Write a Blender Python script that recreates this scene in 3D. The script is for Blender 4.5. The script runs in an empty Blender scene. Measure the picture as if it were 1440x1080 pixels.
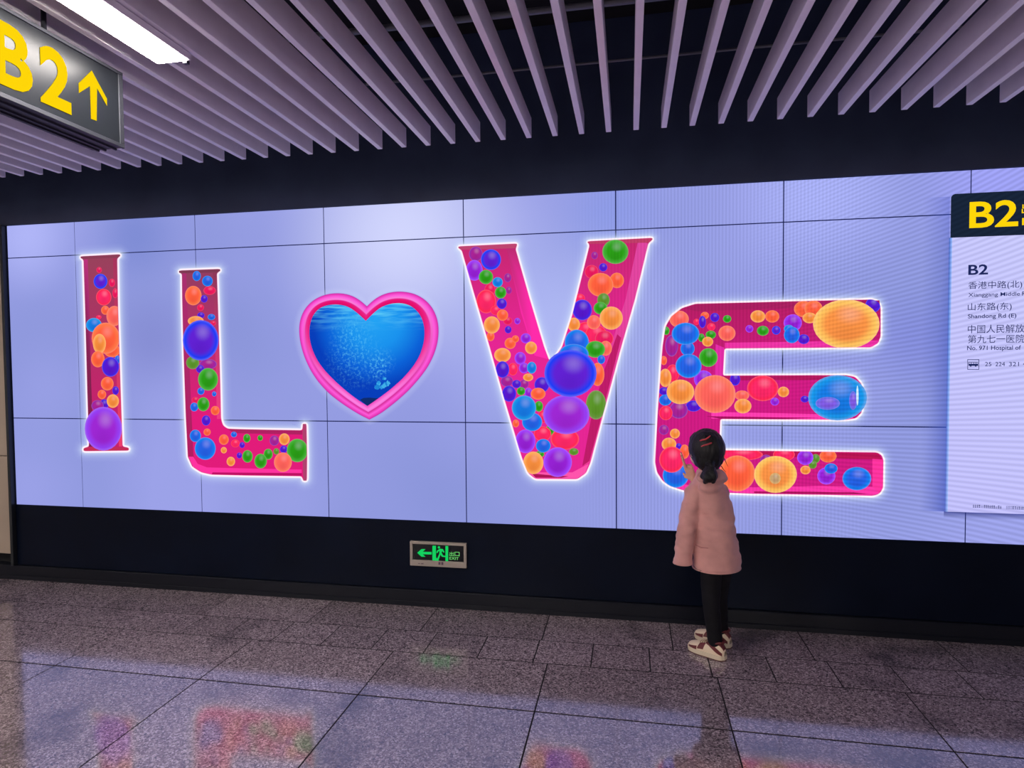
import bpy, bmesh, math, random
from mathutils import Vector, Matrix, noise
random.seed(7)
scene = bpy.context.scene
COL = scene.collection

# ------------------------------------------------------------------ camera
H, D, F = 1.5, 3.66, 878.04
YAW, PITCH, ROLL = math.radians(10.61), math.radians(-1.960), math.radians(-0.4676)
_cy, _sy, _cp, _sp = math.cos(YAW), math.sin(YAW), math.cos(PITCH), math.sin(PITCH)
FWD = Vector((-_sy*_cp, _cy*_cp, _sp))
_r0 = Vector((_cy, _sy, 0)); _u0 = _r0.cross(FWD)
RIGHT = math.cos(ROLL)*_r0 + math.sin(ROLL)*_u0
UP = -math.sin(ROLL)*_r0 + math.cos(ROLL)*_u0
EYE = Vector((0, -D, H))
cam_data = bpy.data.cameras.new('camera'); cam = bpy.data.objects.new('camera', cam_data)
COL.objects.link(cam); scene.camera = cam
cam_data.sensor_width = 36; cam_data.lens = F/1440*36; cam_data.clip_start = 0.05; cam_data.clip_end = 100
cam.matrix_world = Matrix(((RIGHT.x, UP.x, -FWD.x, EYE.x), (RIGHT.y, UP.y, -FWD.y, EYE.y),
                           (RIGHT.z, UP.z, -FWD.z, EYE.z), (0, 0, 0, 1)))

# ------------------------------------------------------------------ world, exposure
world = bpy.data.worlds.new('world'); scene.world = world; world.use_nodes = True
world.node_tree.nodes['Background'].inputs[0].default_value = (0.5, 0.5, 0.62, 1)
world.node_tree.nodes['Background'].inputs[1].default_value = 0.02
vs = scene.view_settings
vs.view_transform = 'Standard'; vs.look = 'None'; vs.gamma = 1; vs.exposure = 0; vs.use_curve_mapping = False
LAMP = 80.0

# ------------------------------------------------------------------ pixel -> place (planes of the real room)
def ray(px, py):
    return FWD + RIGHT*((px-720)/F) + UP*((540-py)/F)
def onY(px, py, y=0.0):
    d = ray(px, py); return EYE + d*((y-EYE.y)/d.y)
def onZ(px, py, z=0.0):
    d = ray(px, py); return EYE + d*((z-EYE.z)/d.z)
def onX(px, py, x):
    d = ray(px, py); return EYE + d*((x-EYE.x)/d.x)

def lin(c):
    out = []
    for v in c[:3]:
        v = v/255.0
        out.append(v/12.92 if v <= 0.04045 else ((v+0.055)/1.055)**2.4)
    return tuple(out)+(1.0,)

# ------------------------------------------------------------------ mesh helpers
def link(name, me, mat=None, parent=None, loc=None):
    o = bpy.data.objects.new(name, me); COL.objects.link(o)
    if mat is not None and me is not None and not me.materials: me.materials.append(mat)
    if parent is not None: o.parent = parent
    if loc is not None: o.location = loc
    return o
def mesh(name, vs_, fs, smooth=False):
    me = bpy.data.meshes.new(name); me.from_pydata([tuple(v) for v in vs_], [], fs); me.update()
    if smooth:
        for p in me.polygons: p.use_smooth = True
    return me
def box_me(name, a, b, bevel=0.0):
    bm = bmesh.new(); bmesh.ops.create_cube(bm, size=1)
    a, b = Vector(a), Vector(b); c = (a+b)/2; s = b-a
    for v in bm.verts: v.co = Vector((v.co.x*s.x, v.co.y*s.y, v.co.z*s.z))+c
    if bevel: bmesh.ops.bevel(bm, geom=bm.edges[:], offset=bevel, segments=1, affect='EDGES', profile=0.5)
    me = bpy.data.meshes.new(name); bm.to_mesh(me); bm.free(); return me
def box(name, a, b, mat, parent=None, bevel=0.0):
    return link(name, box_me(name, a, b, bevel), mat, parent)
def tag(o, label, cat, group=None):
    o['label'] = label; o['category'] = cat
    if group: o['group'] = group
    return o
def struct(o, label=None, cat='structure'):
    o['kind'] = 'structure'
    if label: o['label'] = label; o['category'] = cat
    return o
def empty(name, loc):
    o = bpy.data.objects.new(name, None); COL.objects.link(o); o.location = loc; o.empty_display_size = 0.1
    return o
def rel(o, parent):
    """parent o (built in world coordinates) to an object that sits at a location"""
    o.parent = parent; o.location = -Vector(parent.location); return o
def tube_me(name, pts, r, n=8):
    vs_, fs = [], []
    pts = [Vector(p) for p in pts]
    for i, p in enumerate(pts):
        t = (pts[min(i+1, len(pts)-1)]-pts[max(i-1, 0)]).normalized()
        a = t.orthogonal().normalized(); b = t.cross(a)
        rr = r[i] if isinstance(r, (list, tuple)) else r
        for k in range(n):
            w = 2*math.pi*k/n; vs_.append(p+a*math.cos(w)*rr+b*math.sin(w)*rr)
    for i in range(len(pts)-1):
        for k in range(n):
            fs.append((i*n+k, i*n+(k+1) % n, (i+1)*n+(k+1) % n, (i+1)*n+k))
    fs.append(tuple(range(n-1, -1, -1))); fs.append(tuple(range((len(pts)-1)*n, len(pts)*n)))
    return mesh(name, vs_, fs, True)

# ------------------------------------------------------------------ materials
def new_mat(name):
    m = bpy.data.materials.new(name); m.use_nodes = True
    nt = m.node_tree; nt.nodes.clear()
    out = nt.nodes.new('ShaderNodeOutputMaterial')
    return m, nt, out
class NT:
    def __init__(s, nt): s.nt = nt
    def n(s, typ, ins=None, **kw):
        nd = s.nt.nodes.new(typ)
        for k, v in kw.items(): setattr(nd, k, v)
        for k, v in (ins or {}).items():
            sock = nd.inputs[k]
            if isinstance(v, bpy.types.NodeSocket): s.nt.links.new(v, sock)
            else: sock.default_value = v
        return nd
    def math(s, op, a, b=0.0, c=0.0, clamp=False):
        return s.n('ShaderNodeMath', {0: a, 1: b, 2: c}, operation=op, use_clamp=clamp).outputs[0]
    def mix(s, f, a, b, bt='MIX'):
        nd = s.n('ShaderNodeMix', data_type='RGBA', blend_type=bt)
        for k, v in ((0, f), (6, a), (7, b)):
            if isinstance(v, bpy.types.NodeSocket): s.nt.links.new(v, nd.inputs[k])
            else: nd.inputs[k].default_value = v
        return nd.outputs[2]
    def ramp(s, f, stops):
        nd = s.n('ShaderNodeValToRGB', {0: f}); cr = nd.color_ramp
        while len(cr.elements) < len(stops): cr.elements.new(0.5)
        for e, (p, c) in zip(cr.elements, stops): e.position = p; e.color = c
        return nd.outputs[0]

def pbr(name, col, rough=0.5, metal=0.0, ior=1.5, var=0.06, scale=8.0, bump=0.0, bscale=200.0, spec=0.5, sheen=0.0):
    m, nt, out = new_mat(name); N = NT(nt)
    tc = N.n('ShaderNodeTexCoord').outputs['Object']
    nz = N.n('ShaderNodeTexNoise', {'Vector': tc, 'Scale': scale, 'Detail': 4.0}).outputs[0]
    c = lin(col); lo = tuple(x*(1-var) for x in c[:3])+(1,); hi = tuple(min(1, x*(1+var)) for x in c[:3])+(1,)
    cc = N.ramp(nz, [(0.3, lo), (0.7, hi)])
    b = N.n('ShaderNodeBsdfPrincipled', {'Base Color': cc, 'Roughness': rough, 'Metallic': metal, 'IOR': ior,
                                         'Specular IOR Level': spec, 'Sheen Weight': sheen})
    if bump:
        nb = N.n('ShaderNodeTexNoise', {'Vector': tc, 'Scale': bscale, 'Detail': 3.0}).outputs[0]
        bp = N.n('ShaderNodeBump', {'Strength': bump, 'Distance': 0.002, 'Height': nb})
        nt.links.new(bp.outputs[0], b.inputs['Normal'])
    nt.links.new(b.outputs[0], out.inputs[0]); return m
def glow(name, col, strength=1.0):
    m, nt, out = new_mat(name); N = NT(nt)
    e = N.n('ShaderNodeEmission', {'Color': lin(col), 'Strength': strength})
    nt.links.new(e.outputs[0], out.inputs[0]); return m

def led_moire(N):
    """fine moire ripple of brightness, put into the emission on the right half of the LED wall"""
    pos = N.n('ShaderNodeNewGeometry').outputs['Position']
    sep = N.n('ShaderNodeSeparateXYZ', {0: pos}); X, Z = sep.outputs[0], sep.outputs[2]
    v = N.math('SINE', N.math('MULTIPLY', X, 2*math.pi/0.0185))
    wv = N.math('MULTIPLY', N.n('ShaderNodeMapRange', {0: X, 1: -0.35, 2: 0.05}).outputs[0],
                N.n('ShaderNodeMapRange', {0: X, 1: 1.35, 2: 0.95}).outputs[0])
    ph = N.math('ADD', N.math('MULTIPLY', Z, 1/0.0235),
                N.math('MULTIPLY', N.math('MULTIPLY', N.math('SUBTRACT', X, 1.3), N.math('SUBTRACT', Z, 1.1)), -14.0))
    h = N.math('SINE', N.math('MULTIPLY', ph, 2*math.pi))
    wh = N.n('ShaderNodeMapRange', {0: X, 1: 0.6, 2: 1.2}).outputs[0]
    a = N.math('ADD', N.math('MULTIPLY', N.math('MULTIPLY', v, wv), 0.075), N.math('MULTIPLY', N.math('MULTIPLY', h, wh), 0.105))
    return N.math('ADD', a, 1.0), X, Z

def led_mat(name, colour_fn, alpha_fn=None):
    m, nt, out = new_mat(name); N = NT(nt)
    rows, X, Z = led_moire(N)
    col = colour_fn(N, X, Z)
    e = N.n('ShaderNodeEmission', {'Color': col, 'Strength': rows})
    if alpha_fn:
        t = N.n('ShaderNodeBsdfTransparent')
        mx = N.n('ShaderNodeMixShader', {0: alpha_fn(N), 1: t.outputs[0], 2: e.outputs[0]})
        nt.links.new(mx.outputs[0], out.inputs[0])
    else:
        nt.links.new(e.outputs[0], out.inputs[0])
    return m

def backdrop_col(N, X, Z):
    cx = N.n('ShaderNodeCombineXYZ', {0: X, 2: Z}).outputs[0]
    nz = N.n('ShaderNodeTexNoise', {'Vector': cx, 'Scale': 0.9, 'Detail': 1.0}).outputs[0]
    base = N.ramp(nz, [(0.3, lin((140, 150, 218))), (0.7, lin((156, 162, 232)))])
    for (px, py, r, c, s) in ((40, 332, 0.5, (185, 190, 255), 0.7), (565, 330, 1.0, (212, 216, 255), 0.95),
                              (790, 470, 0.9, (190, 200, 255), 0.6),
                              (1150, 275, 0.55, (178, 186, 255), 0.6), (1400, 250, 0.5, (165, 165, 255), 0.6),
                              (190, 330, 0.45, (112, 130, 205), 0.6), (860, 300, 0.4, (132, 150, 232), 0.5),
                              (215, 480, 0.45, (128, 134, 205), 0.6), (1290, 480, 0.35, (120, 128, 215), 0.5)):
        p = onY(px, py)
        d = N.n('ShaderNodeVectorMath', {0: cx, 1: (p.x, 0, p.z)}, operation='DISTANCE').outputs['Value']
        w = N.n('ShaderNodeMapRange', {0: d, 1: r, 2: 0.0, 3: 0.0, 4: s}, interpolation_type='SMOOTHSTEP').outputs[0]
        base = N.mix(w, base, lin(c))
    return base
M_BACK = led_mat('led_backdrop', backdrop_col)
def att(name, out='Color'):
    def f(N, *a): return N.n('ShaderNodeAttribute', attribute_name=name).outputs[out]
    return f
M_PIC = led_mat('led_picture', att('Col'))
M_FADE = led_mat('led_fade', att('Col'), att('Col', 'Alpha'))
def ball_col(N, X, Z):
    uv = N.n('ShaderNodeUVMap', uv_map='UVMap').outputs[0]
    A = N.n('ShaderNodeAttribute', attribute_name='colA').outputs[0]
    B = N.n('ShaderNodeAttribute', attribute_name='colB').outputs[0]
    r = N.n('ShaderNodeVectorMath', {0: uv}, operation='LENGTH').outputs['Value']
    dh = N.n('ShaderNodeVectorMath', {0: uv, 1: (0.12, 0.42, 0)}, operation='DISTANCE').outputs['Value']
    dl = N.n('ShaderNodeVectorMath', {0: uv, 1: (0.0, -0.45, 0)}, operation='DISTANCE').outputs['Value']
    inner = N.n('ShaderNodeMapRange', {0: r, 1: 0.92, 2: 0.55}, interpolation_type='SMOOTHSTEP').outputs[0]
    c = N.mix(inner, A, B)
    hi = N.n('ShaderNodeMapRange', {0: dh, 1: 0.55, 2: 0.0, 3: 0.0, 4: 0.13}, interpolation_type='SMOOTHSTEP').outputs[0]
    c = N.mix(hi, c, (1, 0.9, 1, 1))
    lo = N.n('ShaderNodeMapRange', {0: dl, 1: 0.75, 2: 0.0, 3: 0.0, 4: 0.2}, interpolation_type='SMOOTHSTEP').outputs[0]
    c = N.mix(lo, c, N.mix(1.0, c, (0.45, 0.3, 0.45, 1), 'MULTIPLY'))
    rim = N.n('ShaderNodeMapRange', {0: r, 1: 0.86, 2: 1.0, 3: 0.0, 4: 0.10}, interpolation_type='SMOOTHSTEP').outputs[0]
    c = N.mix(rim, c, (1, 0.75, 0.8, 1))
    return c
M_BALL = led_mat('led_ball', ball_col)
def ocean_col(N, X, Z):
    c = onY(516, 475)
    u = N.math('SUBTRACT', X, c.x); v = N.math('SUBTRACT', Z, c.z)
    vec = N.n('ShaderNodeCombineXYZ', {0: u, 2: v}).outputs[0]
    d = N.n('ShaderNodeVectorMath', {0: vec, 1: (0.06, 0, 0.12)}, operation='DISTANCE').outputs['Value']
    g = N.ramp(d, [(0.0, lin((36, 164, 244))), (0.18, lin((26, 146, 238))), (0.32, lin((12, 98, 216))), (0.42, lin((8, 62, 186)))])
    st = N.n('ShaderNodeCombineXYZ', {0: N.math('MULTIPLY', u, 6.0), 2: N.math('MULTIPLY', v, 60.0)}).outputs[0]
    wv = N.n('ShaderNodeTexNoise', {'Vector': st, 'Scale': 1.0, 'Detail': 2.0}).outputs[0]
    top = N.n('ShaderNodeMapRange', {0: v, 1: 0.04, 2: 0.20}).outputs[0]
    f = N.math('MULTIPLY', top, N.n('ShaderNodeMapRange', {0: wv, 1: 0.42, 2: 0.68, 3: 0.0, 4: 0.85}).outputs[0])
    g = N.mix(f, g, lin((110, 222, 250)))
    sp = N.n('ShaderNodeTexNoise', {'Vector': vec, 'Scale': 55.0, 'Detail': 4.0, 'Roughness': 0.75}).outputs[0]
    spk = N.n('ShaderNodeMapRange', {0: sp, 1: 0.50, 2: 0.72, 3: 0.0, 4: 0.9}).outputs[0]
    for (a, b, r, s) in ((-0.10, 0.03, 0.17, 0.7), (-0.08, -0.13, 0.22, 0.8), (0.10, -0.15, 0.10, 1.0), (0.07, -0.20, 0.08, 1.0)):
        dd = N.n('ShaderNodeVectorMath', {0: vec, 1: (a, 0, b)}, operation='DISTANCE').outputs['Value']
        w = N.n('ShaderNodeMapRange', {0: dd, 1: r, 2: 0.0, 3: 0.0, 4: s}).outputs[0]
        g = N.mix(N.math('MULTIPLY', w, spk), g, lin((110, 225, 255)))
    return g
M_OCEAN = led_mat('led_ocean', ocean_col)

def granite():
    m, nt, out = new_mat('granite'); N = NT(nt)
    pos = N.n('ShaderNodeNewGeometry').outputs['Position']
    oi = N.n('ShaderNodeObjectInfo').outputs['Random']
    n1 = N.n('ShaderNodeTexNoise', {'Vector': pos, 'Scale': 230.0, 'Detail': 3.0, 'Roughness': 0.65}).outputs[0]
    vo = N.n('ShaderNodeTexVoronoi', {'Vector': pos, 'Scale': 150.0}).outputs['Color']
    vs_ = N.n('ShaderNodeSeparateColor', {0: vo}).outputs[0]
    mixf = N.math('ADD', N.math('MULTIPLY', n1, 0.6), N.math('MULTIPLY', vs_, 0.4))
    c = N.ramp(mixf, [(0.27, lin((66, 58, 64))), (0.45, lin((122, 108, 115))), (0.6, lin((148, 133, 139))), (0.75, lin((200, 186, 190)))])
    n2 = N.n('ShaderNodeTexNoise', {'Vector': pos, 'Scale': 2.2, 'Detail': 4.0}).outputs[0]
    c = N.mix(N.n('ShaderNodeMapRange', {0: n2, 1: 0.56, 2: 0.70, 3: 0.0, 4: 0.65}).outputs[0], c, lin((62, 56, 66)))
    tint = N.n('ShaderNodeMapRange', {0: oi, 3: 0.82, 4: 1.1}).outputs[0]
    hsv = N.n('ShaderNodeHueSaturation', {'Value': tint, 'Color': c}).outputs[0]
    rn = N.n('ShaderNodeTexNoise', {'Vector': pos, 'Scale': 5.0, 'Detail': 3.0}).outputs[0]
    ro = N.n('ShaderNodeMapRange', {0: rn, 1: 0.3, 2: 0.7, 3: 0.06, 4: 0.12}).outputs[0]
    b = N.n('ShaderNodeBsdfPrincipled', {'Base Color': hsv, 'Roughness': ro, 'IOR': 2.2})
    nt.links.new(b.outputs[0], out.inputs[0]); return m
M_GRANITE = granite()
M_JOINT = pbr('joint_dark', (26, 22, 27), 0.9, spec=0.1)
M_BLACKGLASS = pbr('black_panel', (9, 16, 32), 0.34, spec=0.10, ior=1.5, var=0.2, scale=3)
M_FASCIA = pbr('black_fascia', (60, 71, 100), 0.2, ior=1.5, var=0.15, scale=3)
M_PLENUM = pbr('plenum_black', (13, 15, 22), 0.8)
M_PLINTH = pbr('plinth', (15, 18, 28), 0.4, spec=0.25)
M_SLAT = pbr('slat_paint', (238, 231, 240), 0.33, var=0.04, ior=1.65)
M_BEIGE = pbr('beige_panel', (168, 152, 136), 0.35, var=0.05, scale=3)
M_TRIM = pbr('dark_trim', (48, 52, 56), 0.35, metal=0.5)
M_FRAME = pbr('alloy_frame', (62, 64, 72), 0.5, metal=0.6)
M_PIPE = pbr('pipe_grey', (120, 124, 134), 0.5, metal=0.3)
M_WALL = pbr('hall_wall', (226, 220, 216), 0.5)
M_LAMP = glow('lamp_diffuser', (255, 246, 238), LAMP)
M_SIGNFACE = pbr('sign_face', (28, 31, 36), 0.30, ior=1.35, var=0.03, spec=0.28)
M_YELLOW = glow('sign_yellow', (255, 214, 10), 1.0)
M_GREEN = glow('exit_green', (20, 205, 95), 1.0)
M_GREENT = glow('exit_green_text', (120, 225, 120), 1.0)
M_EXITGLASS = pbr('exit_glass', (12, 16, 22), 0.15)
M_EXITFRAME = pbr('exit_frame', (166, 155, 146), 0.35, metal=0.2)
M_MARK = pbr('dark_mark', (84, 62, 84), 0.5)

# ================================================================== THE ROOM
XL, XR, YB, ZT = -7.6, 6.2, -8.6, 3.45
PL = 0.0
scr_l = onY(11, 317.5).x; scr_l = (scr_l + onY(24, 710.4).x)/2
SC = D/3.7627892
SX = [-4.36610246, -3.80576077, -2.85984606, -1.92885768, -1.00107644, -0.07460598, 0.85629845, 1.79654612]
SX = [x*SC for x in SX] + [2.655, 3.562]
ZTOP, ZU, ZL_, ZBOT = H+1.00457*SC, H+0.7763*SC, H-0.37043*SC, H-0.99728*SC
XS0, XS1 = SX[0], SX[-1]

# floor: a bed with every granite slab as a piece of its own
floor = struct(box('floor', (XL, YB, -0.05), (XR, 0.1, -0.0014), M_JOINT))
def lay(x0, x1, y0, y1, cache={}):
    g = 0.0034; gy = 0.0048
    key = (round(x1-x0, 4), round(y1-y0, 4))
    if key not in cache:
        cache[key] = box_me('slab', (-(key[0])/2+g, -(key[1])/2+gy, -0.006), (key[0]/2-g, key[1]/2-gy, 0.0))
        cache[key].materials.append(M_GRANITE)
    o = link('slab', cache[key], None, floor, ((x0+x1)/2, (y0+y1)/2, 0))
Y_B, Y_A, Y_C = 3.2954-D, 3.0411-D, 2.6057-D
wr = 0.69; x = -7.53
xs_wall = []
x = onZ(592, 885).x - 10*wr
while x < XR: xs_wall.append(x); x += wr
for a, b in zip(xs_wall[:-1], xs_wall[1:]):
    if b > XL and a < XR: lay(max(a, XL), min(b, XR), Y_B, -0.0)
nr = 0.288; x = onZ(595, 918).x - 24*nr
while x < XR-0.1:
    if x > XL: lay(x, x+nr, Y_A, Y_B)
    x += nr
xs = [-0.40093+0.8105*k for k in range(-8, 9)]
rows = [Y_A, Y_C]
while rows[-1] > YB: rows.append(rows[-1]-0.8105)
for yt, yb in zip(rows[:-1], rows[1:]):
    for a, b in zip(xs[:-1], xs[1:]):
        if b > XL and a < XR: lay(max(a, XL), min(b, XR), max(yb, YB), yt)

# screen wall: dark panel below and above the LED wall, beige cladding to the left
wf = struct(box('wall_front', (XL, 0.06, 0.0), (XR, 0.20, ZT), M_PLENUM))
wf2 = box('lower_panel', (XS0-0.02, -0.004, 0.10), (XR, 0.06, ZBOT-0.004), M_BLACKGLASS, wf, 0.002)
box('upper_fascia', (XL, -0.004, ZTOP+0.004), (XR, 0.06, ZT), M_FASCIA, wf, 0.002)
box('end_panel', (XS1+0.004, -0.004, ZBOT), (XR, 0.06, ZTOP), M_BLACKGLASS, wf, 0.002)
pe = (onY(4, 250).x+onY(19, 775).x)/2
pz = onY(10, 640.5).z; pb = onY(10, 777).z
for (z0, z1) in ((pb, pz-0.003), (pz+0.003, ZTOP+0.004)):
    for (x0, x1) in ((pe-1.15, pe), (pe-2.33, pe-1.156), (XL, pe-2.336)):
        box('cladding_panel', (x0, -0.02, z0), (x1, 0.05, z1), M_BEIGE, wf, 0.002)
box('edge_trim', (pe+0.002, -0.035, 0.10), (XS0-0.012, 0.05, ZTOP+0.004), M_TRIM, wf, 0.002)
bb = struct(box('baseboard_front', (XL, -0.02, 0.0), (XR, 0.05, 0.098), M_PLINTH, None, 0.003))
box('lip', (XL, -0.028, 0.0), (XR, -0.02, 0.028), M_PLINTH, bb, 0.002)
struct(box('wall_left', (XL-0.15, YB, 0), (XL, 0.2, ZT), M_WALL))
struct(box('wall_right', (XR, YB, 0), (XR+0.15, 0.2, ZT), M_WALL))
struct(box('wall_back', (XL-0.15, YB-0.15, 0), (XR+0.15, YB, ZT), M_WALL))

# ceiling: black void with painted blades hung below, blades run towards the screen wall
ceil = struct(box('ceiling', (XL, YB, ZT), (XR, 0.2, ZT+0.1), M_PLENUM))
ZS, YE, PITCHX, WS, HS = 2.63656, 3.16857-D, 0.13309, 0.0265, 0.10
slat_me = box_me('slat', (0, YB+0.02, 0), (WS, YE, HS), 0.0015); slat_me.materials.append(M_SLAT)
k = int((XL-0.0237)/PITCHX)+1
while 0.0237+k*PITCHX+WS < XR-0.02:
    link('slat', slat_me, None, ceil, (0.0237+k*PITCHX, 0, ZS)); k += 1
# carriers above the blades and a conduit in the void
link('carrier_rail', tube_me('carrier_rail', [(XL+0.05, -0.88, 2.80), (XR-0.05, -0.88, 2.80)], 0.006), M_PIPE, ceil)
link('conduit', tube_me('conduit', [(XL+0.05, -0.75, 3.12), (XR-0.05, -0.75, 3.12)], 0.016), M_PIPE, ceil)
link('conduit', tube_me('conduit', [(0.55, -1.35, 3.3), (0.62, -1.6, 3.0), (0.62, -3.0, 2.98)], 0.02), M_PIPE, ceil)

# ================================================================== LED WALL
cx0 = (XS0+XS1)/2
led = empty('led_screen', (cx0, 0, ZBOT))
tag(led, 'wide glowing LED screen spelling I LOVE in pink ball-filled letters', 'screen')
def L(o): return rel(o, led)
L(box('cabinet', (XS0, 0.0, ZBOT), (XS1, 0.055, ZTOP), glow('led_seam', (28, 34, 84)), None))
zr = [ZBOT, ZL_, ZU, ZTOP]
g = 0.0034
for i in range(len(SX)-1):
    for j in range(3):
        a = 0 if i == 0 else g; b = 0 if i == len(SX)-2 else g
        c = 0 if j == 0 else g; d = 0 if j == 2 else g
        L(box('panel', (SX[i]+a, -0.004, zr[j]+c), (SX[i+1]-b, 0.0, zr[j+1]-d), M_BACK))

def P(px, py, lay_):
    p = onY(px, py, 0.0); return (p.x, -lay_, p.z)
def area(pl): return sum(pl[i][0]*pl[(i+1) % len(pl)][1]-pl[(i+1) % len(pl)][0]*pl[i][1] for i in range(len(pl)))/2
def set_col(me, cols, name='Col'):
    at = me.color_attributes.new(name, 'FLOAT_COLOR', 'POINT')
    for i, c in enumerate(cols): at.data[i].color = c
def poly_me(name, pl, lay_, colf):
    """flat picture piece; colf(px,py)->rgb255"""
    if area(pl) > 0: pl = pl[::-1]
    me = mesh(name, [P(x_, y_, lay_) for x_, y_ in pl], [tuple(range(len(pl)))])
    if callable(colf): set_col(me, [lin(colf(x_, y_)) for x_, y_ in pl])
    else: set_col(me, [lin(colf)]*len(pl))
    return me
def resample(pl, step=3.0):
    out = []
    n = len(pl)
    for i in range(n):
        a, b = pl[i], pl[(i+1) % n]
        d = math.hypot(b[0]-a[0], b[1]-a[1]); m = max(1, int(d/step))
        for q in range(m): out.append((a[0]+(b[0]-a[0])*q/m, a[1]+(b[1]-a[1])*q/m))
    return out
def smooth_corners(pl, it=2, step=2.0):
    pl = resample(pl, step)
    for _ in range(it):
        n = len(pl)
        pl = [((pl[i-1][0]+2*pl[i][0]+pl[(i+1) % n][0])/4, (pl[i-1][1]+2*pl[i][1]+pl[(i+1) % n][1])/4) for i in range(n)]
    return pl
def offset(pl, d):
    n = len(pl); sgn = 1 if area(pl) > 0 else -1; out = []
    for i in range(n):
        a, b = pl[i-2], pl[(i+2) % n]
        tx, ty = b[0]-a[0], b[1]-a[1]; l = math.hypot(tx, ty) or 1
        out.append((pl[i][0]+sgn*ty/l*d, pl[i][1]-sgn*tx/l*d))
    return out
def strip_me(name, loops, cols, lay_):
    n = len(loops[0]); vs_, cs, fs = [], [], []
    for lp, c in zip(loops, cols):
        for i, (x_, y_) in enumerate(lp):
            vs_.append(P(x_, y_, lay_)); cs.append(c(x_, y_, i/n) if callable(c) else c)
    for q in range(len(loops)-1):
        for i in range(n):
            fs.append((q*n+i, q*n+(i+1) % n, (q+1)*n+(i+1) % n, (q+1)*n+i))
    me = mesh(name, vs_, fs); set_col(me, cs); return me
def clip_convex(subj, conv):
    if area(conv) < 0: conv = conv[::-1]
    out = subj
    for i in range(len(conv)):
        a, b = conv[i], conv[(i+1) % len(conv)]
        def side(p): return (b[0]-a[0])*(p[1]-a[1])-(b[1]-a[1])*(p[0]-a[0])
        inp, out = out, []
        for j in range(len(inp)):
            p, q = inp[j], inp[(j+1) % len(inp)]
            sp, sq = side(p), side(q)
            if sp >= 0: out.append(p)
            if (sp >= 0) != (sq >= 0):
                t = sp/(sp-sq); out.append((p[0]+(q[0]-p[0])*t, p[1]+(q[1]-p[1])*t))
        if not out: return []
    return out
def inside(p, pl):
    c = False; n = len(pl)
    for i in range(n):
        a, b = pl[i], pl[i-1]
        if (a[1] > p[1]) != (b[1] > p[1]) and p[0] < (b[0]-a[0])*(p[1]-a[1])/(b[1]-a[1])+a[0]: c = not c
    return c

BC = {  # rim colour, inner colour
 'O': ((255, 120, 72), (255, 96, 62)), 'Y': ((255, 172, 92), (246, 142, 62)), 'R': ((255, 40, 84), (255, 42, 104)),
 'P': ((160, 62, 250), (150, 34, 212)), 'V': ((66, 34, 226), (88, 26, 206)), 'B': ((14, 128, 240), (38, 98, 228)),
 'C': ((26, 152, 232), (24, 122, 226)), 'K': ((20, 62, 248), (98, 34, 212)), 'G': ((70, 176, 56), (44, 158, 24)),
 'N': ((104, 150, 62), (92, 150, 42)), 'M': ((150, 40, 168), (170, 36, 150)), 'r': ((240, 32, 92), (236, 28, 96)),
 'H': ((255, 122, 96), (255, 100, 92)), 'U': ((150, 64, 244), (158, 40, 212)), 'W': ((255, 196, 96), (248, 146, 70)), 'S': ((214, 172, 110), (196, 160, 116)),
 'w': ((200, 236, 255), (214, 240, 255)), 'D': ((146, 52, 232), (122, 26, 196)), 'p': ((104, 110, 232), (128, 92, 226))}
SLOT = {'O': 'orange', 'Y': 'amber', 'R': 'red', 'P': 'purple', 'V': 'violet', 'B': 'blue', 'C': 'sky blue', 'K': 'royal blue',
        'G': 'green', 'N': 'olive', 'M': 'plum', 'r': 'crimson', 'H': 'coral', 'U': 'purple', 'W': 'amber'}
count = [0]
def ball(letter, poly, cx, cy, rx, ry, kind, free, idx):
    n = 28 if max(rx, ry) > 8 else 18
    el = [(cx+rx*math.cos(2*math.pi*i/n), cy+ry*math.sin(2*math.pi*i/n)) for i in range(n)]
    pl = el
    if not free and not all(inside(p, poly) for p in el):
        pl = clip_convex(poly, el)
        if len(pl) < 3: return
    if area(pl) > 0: pl = pl[::-1]
    lay_ = 0.0082+0.00006*idx
    # a fan around a centre so shading is smooth; concave pieces stay one face
    me = mesh('ball', [P(x_, y_, lay_) for x_, y_ in pl], [tuple(range(len(pl)))])
    uv = me.uv_layers.new(name='UVMap')
    for lp in me.loops:
        x_, y_ = pl[lp.vertex_index]; uv.data[lp.index].uv = ((x_-cx)/rx, (cy-y_)/ry)
    a, b = BC[kind]
    set_col(me, [lin(a)]*len(pl), 'colA'); set_col(me, [lin(b)]*len(pl), 'colB')
    me.materials.append(M_BALL)
    o = link('ball', me, None, letter); count[0] += 1

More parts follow.
